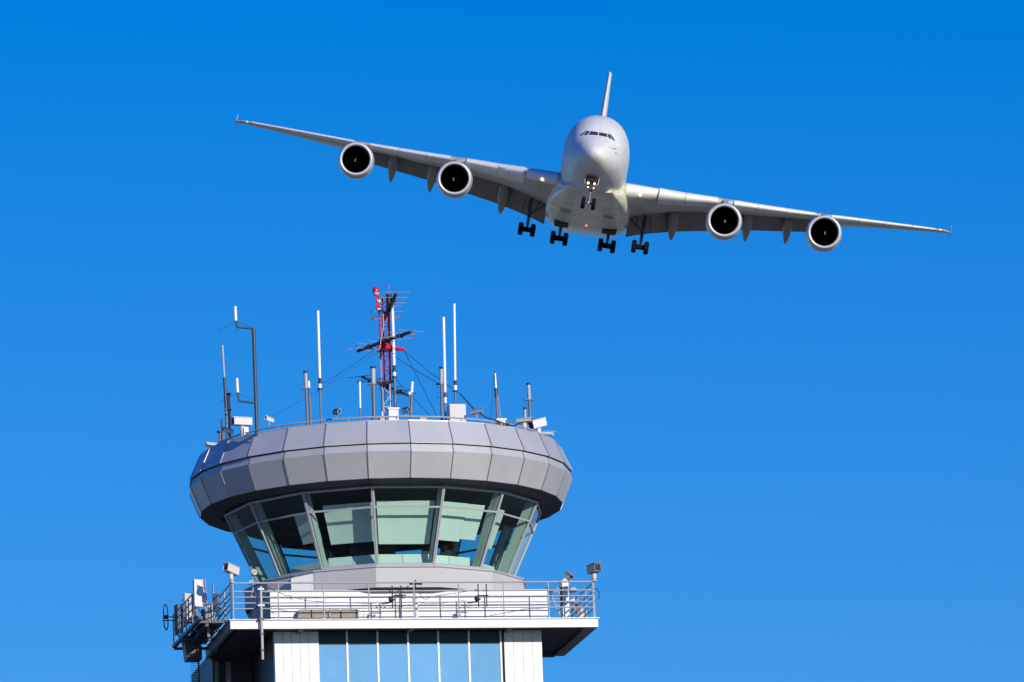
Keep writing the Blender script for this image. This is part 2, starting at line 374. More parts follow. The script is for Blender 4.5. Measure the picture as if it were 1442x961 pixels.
    for k, s in ((-1,.7),(0,.2),(1,.2),(-2,.6),(1,.7)):
        p = pol(3.2, k, 39.9, 14).lerp(pol(3.2, k+1, 39.9, 14), s); rd = Vector((p.x, p.y, 0)).normalized(); tg = Vector((-rd.y, rd.x, 0))
        m = MB().obox(p, tg*.24, rd*.03, Vector((0,0,.17))); m.obox(p - Vector((0,0,.25)), tg*.03, rd*.03, Vector((0,0,.1))); m.build('monitor', 'black', tower)
    MB().tube([(-.3, .6, 39.03), (-.3, .6, ZCT+.05)], .75, 16).build('column', 'interior_dark', tower, 40)
cab()

# roof ring
def ring():
    RT, ZT, RM, ZM, RL, ZLT, ZL = 5.98, 43.605, 6.345, 42.805, 6.01, 42.54, 41.72
    def panels(r0, z0, r1, z1, name):
        b = MB()
        for k in range(28):
            P = [pol(r0, k, z0), pol(r0, k+1, z0), pol(r1, k+1, z1), pol(r1, k, z1)]
            Q = [P[0].lerp(P[1], .012), P[0].lerp(P[1], .988), P[3].lerp(P[2], .988), P[3].lerp(P[2], .012)]
            n = Vector((P[0].x+P[1].x, P[0].y+P[1].y, 0)).normalized()
            b.prism(Q, [p - n*.035 for p in Q])
        for k in range(28):
            p, q = pol(r0, k, z0), pol(r1, k, z1); rd = Vector((p.x, p.y, 0)).normalized(); tg = Vector((-rd.y, rd.x, 0))
            b.obox((p+q)/2 - rd*.006, tg*.011, (q-p)/2*.995, rd*.03, 1)
        b.build(name, ['cladding', 'metal_grey'], tower, bevel=.006)
    panels(RT, ZT, RM, ZM, 'upper_cladding')
    panels(RM, ZLT, RL, ZL, 'lower_cladding')
    b = MB()
    for k in range(28):
        P = [pol(RM-.08, k, ZM-.03), pol(RM-.08, k+1, ZM-.03), pol(RM-.004, k+1, ZLT+.003), pol(RM-.004, k, ZLT+.003)]
        Q = [P[0].lerp(P[1], .01), P[0].lerp(P[1], .99), P[3].lerp(P[2], .99), P[3].lerp(P[2], .01)]
        b.add(Q, [(0,1,2,3)])
    b.build('ledge_strip', 'cladding', tower)
    MB().loft([[pol(r, k, z) for k in range(28)] for r, z in ((RT-.05, ZT-.01), (RM-.05, ZM+.01), (RM-.16, ZM-.02), (RM-.05, ZLT-.02), (RL-.05, ZL+.02))], False).build('backing', 'cladding_joint', tower)
    # dark underside
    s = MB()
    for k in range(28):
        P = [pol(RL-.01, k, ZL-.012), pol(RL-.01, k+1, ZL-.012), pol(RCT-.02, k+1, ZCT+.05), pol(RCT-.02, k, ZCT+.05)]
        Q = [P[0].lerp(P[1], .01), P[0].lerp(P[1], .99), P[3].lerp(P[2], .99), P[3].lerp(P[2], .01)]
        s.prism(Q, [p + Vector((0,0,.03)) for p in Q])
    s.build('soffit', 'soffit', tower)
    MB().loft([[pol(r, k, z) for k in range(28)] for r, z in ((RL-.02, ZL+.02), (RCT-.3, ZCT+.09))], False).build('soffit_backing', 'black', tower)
    MB().prism([pol(RT-.06, k, ZT-.16) for k in range(28)], [pol(RT-.06, k, ZT-.06) for k in range(28)]).build('roof', 'metal_grey', tower)
    cp = MB().loft([[pol(r, k, z) for k in range(28)] for r, z in ((RT+.012, ZT-.012), (RT+.012, ZT+.018), (RT-.08, ZT+.018), (RT-.08, ZT-.012))], False); cp.build('coping', 'cladding', tower)
    # pipe rail round the roof edge
    rr = MB().loft([[pol(5.62 + .028*math.cos(t*math.pi/3), k, ZT+.20+.028*math.sin(t*math.pi/3)) for t in range(6)] for k in list(range(28)) + [0]], False).build('roof_rail', 'rail_steel', tower, 50)
    for k in range(0, 28):
        MB().tube([pol(5.62, k+.5, ZT-.05), pol(5.62*.99373, k+.5, ZT+.19)], .014, 6).build('rail_post', 'rail_steel', rr)
ring()
ZR = 43.545                               # roof surface

# ------------------------------------------------------------------ things on the roof
def lin(y, y0, x0, y1, x1): return x0 + (x1-x0) * (y-y0) / (y1-y0)
def thing(name, label, cat, a, b, z, group=None):
    return tag(empty(name, W(a, b, z), YAW), label, cat, group)
def stick(name, label, cat, group, pb, pt, ytop, segs, b, yb=592, zb=None):
    """upright antenna: segs = (bottom y in the photo or None for its foot, radius, material, part name)"""
    zb = ZR if zb is None else zb
    a0 = spot(pb, yb, b)[0]; root = thing(name, label, cat, a0, b, zb, group)
    def P(y):
        a, z = spot(lin(y, yb, pb, ytop, pt), y, b); return Vector((a-a0, 0, z-zb))
    p = P(ytop)
    for ybot, r, m, part in segs:
        q = Vector((0, 0, 0)) if ybot is None else P(ybot)
        MB().tube([p, q], r, 10).build(part, m, root, 50); p = q
    return root, P
WH = 'white whip antennas on the roof'
stick('whip_antenna', 'tall white whip antenna standing alone well left of the red mast', 'antenna', WH, 452, 447.5, 438, ((533, .048, 'fibreglass', 'radome'), (541, .05, 'black', 'sleeve'), (547, .06, 'fibreglass', 'collar'), (549, .08, 'dark_metal', 'clamp'), (None, .034, 'pipe_grey', 'pipe')), -4.4)
stick('whip_antenna', 'tall white whip antenna directly against a capped grey tube, beside the roof cabinet', 'antenna', WH, 627.5, 624.5, 447, ((553, .048, 'fibreglass', 'radome'), (560, .05, 'dark_metal', 'sleeve'), (568, .05, 'fibreglass', 'collar'), (None, .03, 'pipe_grey', 'pipe')), -3.7)
stick('whip_antenna', 'tallest slim whip antenna rising behind the pale roof cabinet', 'antenna', WH, 641.5, 639.5, 427, ((428, .03, 'black', 'tip'), (536, .043, 'fibreglass', 'radome'), (543, .046, 'black', 'sleeve'), (550, .06, 'fibreglass', 'collar'), (552, .08, 'dark_metal', 'clamp'), (None, .034, 'pipe_grey', 'pipe')), -3.2)
stick('whip_antenna', 'white whip antenna clamped close beside the red and white lattice mast', 'antenna', WH, 557.2, 552.4, 431, ((515, .052, 'fibreglass', 'radome'), (521, .05, 'black', 'sleeve'), (524, .08, 'dark_metal', 'clamp'), (530, .055, 'fibreglass', 'collar'), (533, .08, 'dark_metal', 'clamp'), (None, .05, 'pipe_grey', 'pipe')), -1.6)
stick('whip_antenna', 'thin two tone whip antenna, leftmost tall one on the roof', 'antenna', WH, 320.5, 313, 484, ((486, .03, 'dark_metal', 'tip'), (532, .035, 'grey_tube', 'radome'), (576, .05, 'dark_metal', 'sleeve'), (None, .05, 'pipe_grey', 'pipe')), -.6, 610)
stick('whip_antenna', 'short thin white whip antenna left of the mast foot', 'antenna', WH, 507.5, 506.5, 536, ((538, .03, 'dark_metal', 'tip'), (575, .035, 'fibreglass', 'radome'), (None, .022, 'pipe_grey', 'pipe')), -4.7)
TU = 'capped grey tube antennas on the roof'
def tube_antenna(label, pb, pt, ytop, ymid, b, r=.062, yb=592, clamp=True):
    root, P = stick('tube_antenna', label, 'antenna', TU, pb, pt, ytop, ((ytop+3, r+.006, 'black', 'cap'), (ymid, r, 'grey_tube', 'radome'), (None, r*.72, 'pipe_grey', 'pipe')), b, yb)
    if clamp:
        p = P(ymid); MB().box((p.x-.16, -.05, p.z-.03), (p.x+.12, .05, p.z+.02)).build('clamp', 'dark_metal', root)
        for k in (5, 12, 19):
            p = P(ymid + k); MB().tube([p, p + Vector((-.17, 0, 0))], .008, 5).build('stub_rod', 'dark_metal', root)
    return root
tube_antenna('thick capped grey tube antenna just left of the lattice mast', 527, 525, 516.5, 541, -3.4, .085)
tube_antenna('capped grey tube antenna left of the tall lone white whip', 433, 430, 523, 547, -4.2)
tube_antenna('capped grey tube antenna touching a tall white whip beside the roof cabinet', 622, 621.3, 517, 541, -3.3)
tube_antenna('capped grey tube antenna at the right end of the roof, taller of a pair', 747, 744, 539.5, 563, -1.8)
tube_antenna('very short capped grey tube antenna, lower of the right end pair', 739.5, 739, 574, 590, -2.2, .05, clamp=False)
tube_antenna('capped grey tube antenna behind the big white camera at the left roof edge', 323.5, 322, 554, 577, -1.0, .06, 610)
ST = 'small white stub antennas on pipes'
stick('stub_antenna', 'small white stub antenna on a thin pipe beside a capped tube', 'antenna', ST, 438, 434.5, 537, ((548, .043, 'fibreglass', 'radome'), (556, .02, 'dark_metal', 'sleeve'), (None, .04, 'pipe_grey', 'pipe')), -4.1)
r0, P = stick('stub_antenna', 'small white stub antenna on a clamped pipe right of the mast foot', 'antenna', ST, 578, 580.5, 538, ((553, .048, 'fibreglass', 'radome'), (557, .06, 'pipe_grey', 'collar'), (None, .045, 'pipe_grey', 'pipe')), -4.9, 588)
p = P(554); MB().sphere(p + Vector((-.08, -.05, -.02)), .07, 10).build('junction_cap', 'white_paint', r0, 60)
stick('pipe_mast', 'dark slender pipe with a pale foot at the far left roof edge', 'pipe', 'bare pipes on the roof edge', 313, 312, 590, ((612, .03, 'dark_metal', 'sleeve'), (None, .045, 'pipe_grey', 'pipe')), -.2, 620)
stick('pipe_mast', 'short pale pipe with a wide dark cap, lowest at the left roof edge', 'pipe', 'bare pipes on the roof edge', 310, 309.5, 607, ((609.5, .10, 'dark_metal', 'cap'), (None, .05, 'pipe_grey', 'pipe')), .2, 622)
r0, P = stick('pipe_mast', 'slim pole with a pale tip standing alone right of the cabinet', 'pipe', 'bare pipes on the roof edge', 701, 697, 524, ((526, .03, 'dark_metal', 'cap'), (547, .035, 'alu', 'tip_pipe'), (560, .06, 'dark_metal', 'sleeve'), (None, .04, 'pipe_grey', 'pipe')), -3.1)
p, q = P(557), P(592); MB().tube([p + Vector((.03, -.04, 0)), q + Vector((.09, -.04, 0))], .022, 6).build('strut', 'alu', r0, 50)
# pole with two side arms
b_ = -2.5; r0, P = stick('antenna_pole', 'dark blue grey pole with two side arms carrying small white antennas', 'antenna pole', None, 361.5, 357, 462, ((None, .06, 'dark_metal', 'pole'),), b_, 602)
z0 = ZR; a0 = spot(361.5, 602, b_)[0]
for ya, x1, y1, xs, yt, yb2 in ((463, 334, 461, 331, 432, 452), (568, 337, 565, 333.5, 533, 553)):
    def L3(px, py): a, z = spot(px, py, b_); return Vector((a-a0, 0, z-z0))
    arm = MB().tube([P(ya) , L3(x1, y1)], .036).build('side_arm', 'dark_metal', r0, 50)
    st = MB().tube([L3(xs+3, y1), L3(xs+2, yb2)], .03).build('upright', 'dark_metal', arm, 50)
    MB().tube([L3(xs+1, yb2), L3(xs, yt)], .05).build('radome', 'fibreglass', arm, 50)
    rod = MB()
    o = L3(xs+1, yb2)
    for dx, dy in ((.62, .1), (-.55, .25), (-.12, -.5), (.1, .6)): rod.tube([o, o + Vector((dx, dy, -.27))], .007, 5)
    rod.build('radials', 'dark_metal', arm)

# lattice mast
def mast():
    b = -1.3; a0 = spot(543, 590, b)[0]; root = thing('lattice_mast', 'red and white lattice radio mast with a red lamp, middle of the roof', 'lattice mast', a0, b, ZR)
    def L3(px, py, db=0): a, z = spot(px, py, b); return Vector((a-a0, db, z-ZR))
    def leg(y): return L3(lin(y, 420, 532.6, 575, 537.2), y, -.12), L3(lin(y, 420, 546.0, 575, 549.4), y, -.12), L3(lin(y, 420, 539.5, 575, 543.6), y, .16)
    for y0, y1, m, nm in ((418, 542, 'mast_red', 'red_section'), (542.2, 606, 'white_paint', 'white_section')):
        t = MB(); A, B = leg(y0), leg(y1)
        for i in range(3): t.tube([A[i], B[i]], .04 if i == 1 else .026, 8)
        n = 6 if m == 'mast_red' else 2
        for k in range(n):
            p, q = leg(y0 + (y1-y0)*k/n), leg(y0 + (y1-y0)*(k+1)/n); md = leg(y0 + (y1-y0)*(k+.5)/n)
            for i, j in ((0,1),(1,2),(2,0)):
                t.tube([p[i], md[j]], .008, 5); t.tube([md[j], q[i]], .008, 5)
                t.tube([q[i], q[j]], .010, 5)
        t.build(nm, m, root, 50)
    MB().tube([L3(546.8, 402, -.12), L3(547.2, 418, -.12)], .012, 6).build('spike', 'mast_red', root)
    # bracket with obstruction lamp
    s = MB().tube([L3(528.6, 414, -.1), L3(529.6, 437, -.1)], .022, 8); s.tube([L3(528.8, 419, -.1), leg(419)[0]], .02, 6); s.tube([L3(529.4, 433, -.1), leg(433)[0]], .02, 6)
    br = s.build('lamp_bracket', 'mast_red', root, 50)
    c = L3(529, 413.5, -.1); MB().lathe(c, (0,0,-1), ((0,.10),(.03,.11),(.09,.075),(.10,.03)), 14, True).build('lamp_base', 'beige', br, 50)
    c = L3(528.4, 412, -.1); MB().lathe(c, (-.05,0,1), ((-.03,.105),(.04,.115),(.10,.105),(.15,.07),(.17,.02)), 14, True).build('lamp_lens', 'lens_red', br, 60)
    for y in (427, 439): MB().box(tuple(L3(530.5, y, -.17)), tuple(L3(534.5, y-3.5, -.05))).build('clamp', 'white_paint', br)
    MB().tube([L3(546.8, 416, -.12), L3(546.8, 440, -.12)], [.10, .09], 8).build('rotator', 'black', root, 50)
    MB().loft([[L3(529.5, 490, dy) + Vector((0,0,dz)) for dy, dz in ((-.2,-.05),(-.1,-.05),(-.1,.05),(-.2,.05))], [L3(541, 489.5, dy) + Vector((0,0,dz)) for dy, dz in ((-.24,-.08),(-.06,-.08),(-.06,.08),(-.24,.08))], [L3(569, 494, dy) + Vector((0,0,dz)) for dy, dz in ((-.2,-.04),(-.1,-.04),(-.1,.04),(-.2,.04))]]).build('cross_arm', 'mast_red', root)
    MB().tube([L3(530, 496, -.15), L3(552, 495.5, -.15)], .035, 6).build('cross_brace', 'dark_metal', root)
    cable = [L3(536.5, 436, -.2), L3(538.5, 452, -.2), L3(538, 466, -.2), L3(535, 478, -.2), L3(534, 490, -.2), L3(531, 498, -.2), L3(534.5, 508, -.2), L3(535.5, 540, -.2), L3(537.5, 556, -.2), L3(538, 580, -.2)]
    MB().tube(cable, .022, 6).build('cable', 'beige', root, 60)
    MB().tube([leg(541)[0] + Vector((-.1,-.06,0)), leg(541)[1] + Vector((.1,-.06,.05))], .05, 6).build('joint_clamp', 'soot', root)
    return L3
m = emit  # lens of the obstruction lamp is unlit red plastic
mat('lens_red', (.62, .015, .03), .25, 0, .05, 5)
L3m = mast()
# beam antennas clamped to the mast
def yagi(label, p0, p1, elems, width, boom_r, mt, rod, db0, db1, b0=-1.3, clamp=None):
    """p0, p1 = the two ends of the boom; db0, db1 = how far behind the mast each end lies"""
    aA, zA = spot(*p0, b0+db0); aB, zB = spot(*p1, b0+db1)
    A, B = Vector((aA, b0+db0, zA)), Vector((aB, b0+db1, zB)); C = (A+B)/2
    root = thing('yagi_antenna', label, 'antenna', C.x, C.y, C.z, 'beam antennas on the lattice mast')
    d = B-A; h = Vector((d.y, -d.x, 0)).normalized(); h = h if h.x > 0 else -h
    if abs(h.x) < .5: h = Vector((1, 0, 0))
    MB().tube([A-C, B-C], boom_r, 8).build('boom', mt, root, 50)
    for f, l, kind in elems:
        p = A.lerp(B, f) - C; up = Vector((0,0,.03)); wl = width*l/2
        if kind == 'd':                  # folded dipole
            v = d.normalized()*.10 + Vector((0,0,.05)); t = MB().tube([p-h*wl-v, p+h*wl-v], .012, 5); t.tube([p-h*wl+v, p+h*wl+v], .012, 5)
            t.tube([p-h*wl-v, p-h*wl+v], .012, 5); t.tube([p+h*wl-v, p+h*wl+v], .012, 5); t.build('folded_dipole', rod, root)
            MB().obox(p, h*.09, Vector((0,.06,0)), Vector((0,0,.06))).build('feed_box', 'black', root)
        else: MB().tube([p-h*wl+up, p+h*wl+up], .011, 5).build('element', rod, root)
    for f in (.45, .55):
        p = A.lerp(B, f)-C; MB().obox(p, h*.07, d.normalized()*.09, Vector((0,0,.08))).build('clamp', 'black', root)
    return root
yagi('steeply foreshortened dark beam antenna at the mast top', (540.5, 451), (558.5, 412), ((.02, 1.0, 'e'), (.22, 1.1, 'd'), (.48, .8, 'e'), (.72, 1.0, 'd'), (.98, .95, 'e')), .95, .06, 'dark_metal', 'brass_rod', .9, -1.6)
yagi('wide dark beam antenna above the red cross arm of the mast', (504, 494.5), (580, 467), ((.01, .95, 'e'), (.22, 1.0, 'd'), (.42, .9, 'e'), (.6, .95, 'e'), (.8, 1.0, 'd'), (.98, .95, 'e')), 1.0, .06, 'dark_metal', 'brass_rod', 1.4, -1.9)
yagi('low dull brown beam antenna crossing the mast at the red and white joint', (510, 531), (575, 557), ((.01, 1.0, 'e'), (.18, .9, 'd'), (.38, .9, 'e'), (.62, .9, 'e'), (.80, 1.0, 'd'), (.98, .7, 'e')), 1.0, .045, 'soot', 'dark_metal', -1.6, 1.7)

# guy wires and loose cables
def wire(name, label, pts, r, mt='dark_metal', grp=None, cat='wire', sag=.0):
    P = [W(*( (lambda s, b: (s[0], b, s[1]))(spot(px, py, b), b))) for px, py, b in pts]
    if len(P) == 2 and sag:
        P = [P[0].lerp(P[1], k/8) - Vector((0,0,sag*4*(k/8)*(1-k/8))) for k in range(9)]
    o = MB().tube([p - P[0] for p in P], r, 5).build(name, mt, None, 60); o.location = P[0]
    tag(o, label, cat, grp)
GW = 'guy wires from the mast arm'
wire('guy_wire', 'upper right guy wire from the red arm to the roof cabinet', ((569, 494, -1.45), (650, 556, -3.2)), .011, grp=GW, sag=.06)
wire('guy_wire', 'steepest guy wire dropping from the red arm tip to the roof', ((569, 494, -1.45), (615, 586, -4.4)), .011, grp=GW)
wire('guy_wire', 'lower right guy wire starting beside the white mast whip', ((556, 502, -1.4), (622, 543, -3.3)), .011, grp=GW, sag=.03)
wire('guy_wire', 'short guy wire running down past the white stub antenna', ((556, 533, -1.4), (608, 588, -4.4)), .009, grp=GW)
wire('guy_wire', 'upper left guy wire from the mast to the lone white whip', ((528, 492, -1.4), (450, 543, -4.4)), .009, grp=GW, sag=.04)
wire('guy_wire', 'long left guy wire from the mast down to the roof rail', ((530, 497, -1.4), (370, 594, -4.0)), .007, grp=GW, sag=.08)
wire('guy_wire', 'nearly upright wire hanging beside the lone slim pole', ((695.5, 530, -3.1), (691, 590, -3.6)), .009, grp=GW)
wire('feed_cable', 'thick black cable looping from the cabinet top over the roof rail', ((648, 555, -3.3), (668, 577, -4.3), (684, 588, -4.7), (690, 590, -4.75), (712, 597, -4.6), (722, 600, -4.3), (733, 596, -3.9)), .024, cat='cable')

# cameras
def bullet(label, px, py, b, aim, size=.34, foot=True, grp='bullet cameras round the roof edge', zb=None, mt='white_paint', rad=.065):
    a, z = spot(px, py, b); root = thing('security_camera', label, 'camera', a, b, z if zb is None else zb, grp)
    o = Vector((0, 0, 0)) if zb is None else Vector((0, 0, z-zb)); d = Vector(aim).normalized(); s = d.cross(Vector((0,0,1))).normalized(); u = s.cross(d)
    hs_ = MB().lathe(o - d*size/2, d, ((0,.02),(.005,rad),(size,rad),(size,rad*.72),(size-.04,rad*.7)), 16).build('housing', mt, root, 40)
    MB().lathe(o + d*(size/2-.035), d, ((0,0.001),(.0,rad*.68),(.012,rad*.55),(.02,.001)), 14).build('lens', 'black', hs_, 40)
    MB().obox(o + u*(rad+.012) + d*.03, d*(size/2+.02), s*rad*.85, u*.008).build('sunshield', mt, root)
    arm = [o - u*rad, o - u*(rad+.07) - d*.02, Vector((o.x, o.y, 0)) - Vector((0,0,.20))] if zb is None else [o - u*rad, Vector((0,0,0))]
    MB().tube(arm, .018, 6).build('bracket', 'rail_steel', root, 50)
    return root
bullet('white bullet camera looking left on the roof rail, left of the tube antennas', 379, 591.5, -4.75, (-.7, -.55, .12))
bullet('dark sided bullet camera facing forward on the rail left of the mast foot', 474, 580.5, -5.45, (.35, -.9, -.05), mt='metal_grey', rad=.075)
bullet('grey bullet camera beside the white stub antenna right of the mast foot', 572, 578, -5.1, (.45, -.9, .0), mt='metal_grey', rad=.075)
bullet('grey bullet camera looking right on the rail right of the cabinet', 671, 580.5, -4.95, (.8, -.6, .1), mt='rail_steel', size=.42)
bullet('lowest white bullet camera at the right roof edge looking outwards', 771, 611, -1.6, (.85, -.5, -.12), size=.42)
bullet('lowest white bullet camera at the far left roof edge', 298, 627.5, -.7, (-.9, -.35, .03), size=.4)
bullet('white bullet camera below the big white one at the left roof edge', 321, 607, -2.0, (-.85, -.45, .15), size=.42)
def box_camera(label, px, py, b, aim, zb, size=(.46,.19,.19), mt='cream', grp='box cameras on turning heads', head='cream'):
    a, z = spot(px, py, b); root = thing('pan_tilt_camera', label, 'camera', a, b, zb, grp)
    o = Vector((0,0,z-zb)); d = Vector(aim).normalized(); s = d.cross(Vector((0,0,1))).normalized(); u = s.cross(d); l, wd, h = size
    hs_ = MB().obox(o, d*l/2, s*wd/2, u*h/2).build('housing', mt, root, None, .015)
    MB().obox(o + u*(h/2+.012) + d*.04, d*(l/2+.03), s*(wd/2+.012), u*.01).build('sunshield', mt, root)
    f = MB()
    for sx, hx, sy, hy in ((0, wd/2, h/2-.012, .012), (0, wd/2, -h/2+.012, .012), (wd/2-.012, .012, 0, h/2-.026), (-wd/2+.012, .012, 0, h/2-.026)):
        f.obox(o + d*(l/2+.012) + s*sx + u*sy, d*.012, s*hx*.99, u*hy*.99)
    f.build('front_bezel', mt, hs_)
    MB().obox(o + d*(l/2+.004), d*.003, s*(wd/2-.026), u*(h/2-.026)).build('window', 'black', hs_)
    MB().lathe(o - u*(h/2) , (0,0,-1), ((0,.05),(.03,.075),(.16,.08),(.2,.07)), 14, True).build('pan_head', head, root, 40)
    bz = o.z - h/2 - .2
    if bz > .02: MB().lathe((0,0,0), (0,0,1), ((0,.09),(.03,.09),(.04,.06),(bz,.06)), 12, True).build('pedestal', 'beige', root, 40)
    return root
box_camera('big white box camera on a thick turning head at the left roof edge', 341, 594.5, -2.6, (-1, -.25, 0), ZR, (.62,.28,.24), 'cream')
box_camera('big white box camera tilted upwards at the right roof edge', 757, 597, -1.9, (-.8, -.5, -.28), ZR, (.6,.26,.26), 'white_paint', head='white_paint')
r0 = box_camera('flat grey floodlight box in front of the right end tube antennas', 738, 593, -2.6, (.9, -.35, .05), ZR, (.5,.26,.10), 'beige')
box_camera('white box camera on a post at the left railing corner', 326, 803, -5.05, (-.8, -.6, .25), DZ+1.2, (.50,.24,.24), 'cream')
box_camera('grey box camera with a square window on the right railing corner', 836, 801.5, -5.05, (.42, -.9, .08), DZ+1.2, (.42,.27,.26), 'metal_grey')
r0 = bullet('silver camera tilted down on the white post right of the storey', 801, 811, -3.4, (.35, -.75, -.5), .32, grp='small cameras on the gallery', mt='alu', rad=.085, zb=spot(799, 824, -3.4)[1])

# roof cabinets and boxes
def cabinet(name, label, x0, x1, ytop, b, depth, zb, mt, grp=None, lid=True, yb=588, side='metal_grey'):
    a0 = spot(x0, yb, b)[0]; a1 = spot(x1, yb, b)[0]; z1 = spot((x0+x1)/2, ytop, b)[1]; c = (a0+a1)/2
    root = thing(name, label, 'cabinet', c, b, zb, grp); h = z1-zb; wd = a1-a0
    MB().box((-wd/2, 0, 0), (wd/2, depth, h)).build('casing', mt, root, None, .012)
    if lid:
        MB().box((-wd/2-.03, -.03, h-.05), (wd/2+.03, depth+.03, h+.012)).build('lid', mt, root, None, .008)
        MB().box((wd/2-.09, -.02, h*.45), (wd/2-.05, -.002, h*.6)).build('latch', 'dark_metal', root)
    return root
cabinet('roof_cabinet', 'tall pale grey roof cabinet with a shaded left side', 633.5, 656.5, 569, -4.55, .55, ZR, 'cream', lid=False)
cabinet('roof_cabinet', 'bright white cabinet with an overhanging lid at the mast foot', 547.5, 561.5, 574.5, -5.0, .4, ZR, 'white_paint')
SB_ = 'small junction boxes under the roof rail'
cabinet('junction_box', 'small beige box under the rail just left of the white mast cabinet', 535, 542, 586, -5.2, .2, ZR, 'beige', SB_, False)
cabinet('junction_box', 'small dark clamp box under the rail at the foot of the thick grey tube', 524, 531, 586, -5.1, .2, ZR, 'dark_metal', SB_, False)
cabinet('junction_box', 'small beige box under the rail between mast and tall cabinet', 591, 601, 586, -5.15, .2, ZR, 'beige', SB_, False)
cabinet('junction_box', 'white box on the rail at the foot of the lone slim pole', 700, 712, 590, -4.5, .3, ZR, 'white_paint', SB_, True)
cabinet('junction_box', 'dark box hanging from the rail right of the lone slim pole', 712, 718, 593, -4.45, .2, ZR, 'dark_metal', SB_, False)
cabinet('junction_box', 'small white box on the roof edge beside the dark pole foot', 343, 350, 601, -3.8, .2, ZR, 'white_paint', SB_, False, 600)

# ------------------------------------------------------------------ things on the gallery
def on_deck(px, py, b, z0=DZ): a, z = spot(px, py, b); return a, z
# dipole pole clamped outside the front railing
def front_pole():
    b = BF - .12; a0, zt = spot(367, 826, b); z0 = spot(367.3, 929, b)[1]
    root = thing('clamped_pole', 'beige pole clamped upright outside the front railing, hanging below the deck', 'pole', a0, b, z0)
    MB().tube([(0,0,0), (0,0,zt-z0)], .045, 10).build('pole', 'beige', root, 40)
    for y, hw in ((830, .10), (853, .11), (872, .09), (893, .06), (916, .05)):
        z = spot(367, y, b)[1]-z0; MB().box((-hw, -.06, z-.03), (hw, .06, z+.03)).build('clamp', 'metal_grey' if y < 870 else 'dark_metal', root)
    MB().tube([(.10,-.02,zt-z0-.02), (.3,.1,zt-z0-.05), (.75,.3,zt-z0-.2), (1.05,.2,zt-z0-.4)], .012, 5).build('cable', 'black', root, 60)
front_pole()
def dipole(label, px, b, ybar, spread, yt, yb):
    a0, zc = spot(px, ybar, b); z0, z1 = spot(px, yb, b)[1], spot(px, yt, b)[1]
    root = thing('dipole_antenna', label, 'antenna', a0, b, z0, 'dipole antennas on the front railing')
    for dx, nm in ((-.09, 'rod'), (spread, 'rod')): MB().tube([(dx, -.05, 0), (dx, -.05, z1-z0)], .02, 6).build(nm, 'black', root)
    zc -= z0; MB().tube([(-.12, -.05, zc), (spread+.06, -.05, zc)], .018, 6).build('cross_bar', 'black', root)
    MB().tube([(0, .02, zc-.1), (-.22, -.03, zc-.22), (-.45, -.03, zc-.24)], .025, 6).build('feed_arm', 'black', root, 50)
    MB().sphere((-.14, -.08, zc-.12), .09, 10).build('feed_box', 'black', root, 60)
    for k in range(3): MB().obox((-.35-.13*k, -.05, .03), Vector((.03,0,0)), Vector((0,.02,0)), Vector((0,0,.015))).build('insulator', 'black', root)
    return root
dipole('black double rod antenna on the railing left of the middle', 556, BF-.02, 840, .20, 825, 857)
dipole('black double rod antenna on the railing right of the middle', 677, BF-.02, 839, .18, 823, 855)
def small_dir():
    b = -4.98; a0, z = spot(585, 822, b); root = thing('rail_antenna', 'small black cross shaped antenna on a white tube in front of the cab base', 'antenna', a0, b, DZ)
    h = z-DZ; MB().tube([(0,0,0), (0,0,h-.3)], .05, 8).build('tube', 'white_paint', root, 40)
    MB().tube([(0,0,h-.3), (0,0,h+.12)], .022, 6).build('stem', 'black', root)
    MB().obox((0,0,h), Vector((.19,-.05,0)), Vector((.01,.04,0)), Vector((0,0,.03))).build('cross_bar', 'black', root)
    MB().obox((.14,-.04,h), Vector((.07,0,0)), Vector((0,.05,0)), Vector((0,0,.05))).build('head', 'black', root)
small_dir()
def floodlight():
    b = -4.9; a0, z = spot(356, 812, b); root = thing('horn_speaker', 'pale round horn pair on a stem behind the left railing', 'speaker', a0, b, DZ)
    h = z-DZ; MB().tube([(0,0,0), (-.02,0,h+.1)], .03, 8).build('stem', 'metal_grey', root, 40)
    for dz, dx, r in ((.12,.02,.10), (-.22,-.08,.08), (-.62,-.02,.10)):
        MB().lathe((dx,-.02,h+dz), (.3,-.9,.1), ((-.12,.03),(-.02,.05),(.08,r),(.085,r*.8),(.0,.02)), 14).build('horn', 'cream', root, 40)
floodlight()
def tan_duct():
    b = -4.45; a0, a1 = spot(418, 862, b)[0], spot(505, 862, b)[0]; z1 = spot(460, 858.5, b)[1]
    root = thing('roof_duct', 'long low tan duct lying on the deck against the white storey', 'duct', a0, b, DZ); L_ = a1-a0; h = z1-DZ
    for x0, x1 in ((0, L_*.50), (L_*.53, L_*.70), (L_*.72, L_)):
        r = [(x0, 0, .06), (x0+.08 if x0 == 0 else x0, 0, h), (x1, 0, h), (x1, 0, .06)]
        MB().prism(r, [(p[0], .25, p[2]) for p in r]).build('section', 'tan', root, None, .01)
    MB().box((-.12, -.01, 0), (L_, .24, .058)).build('base_strip', 'black', root)
    MB().tube([(L_*.515, -.03, .05), (L_*.53, -.03, h+.02)], .035, 8).build('elbow', 'alu', root, 40)
tan_duct()
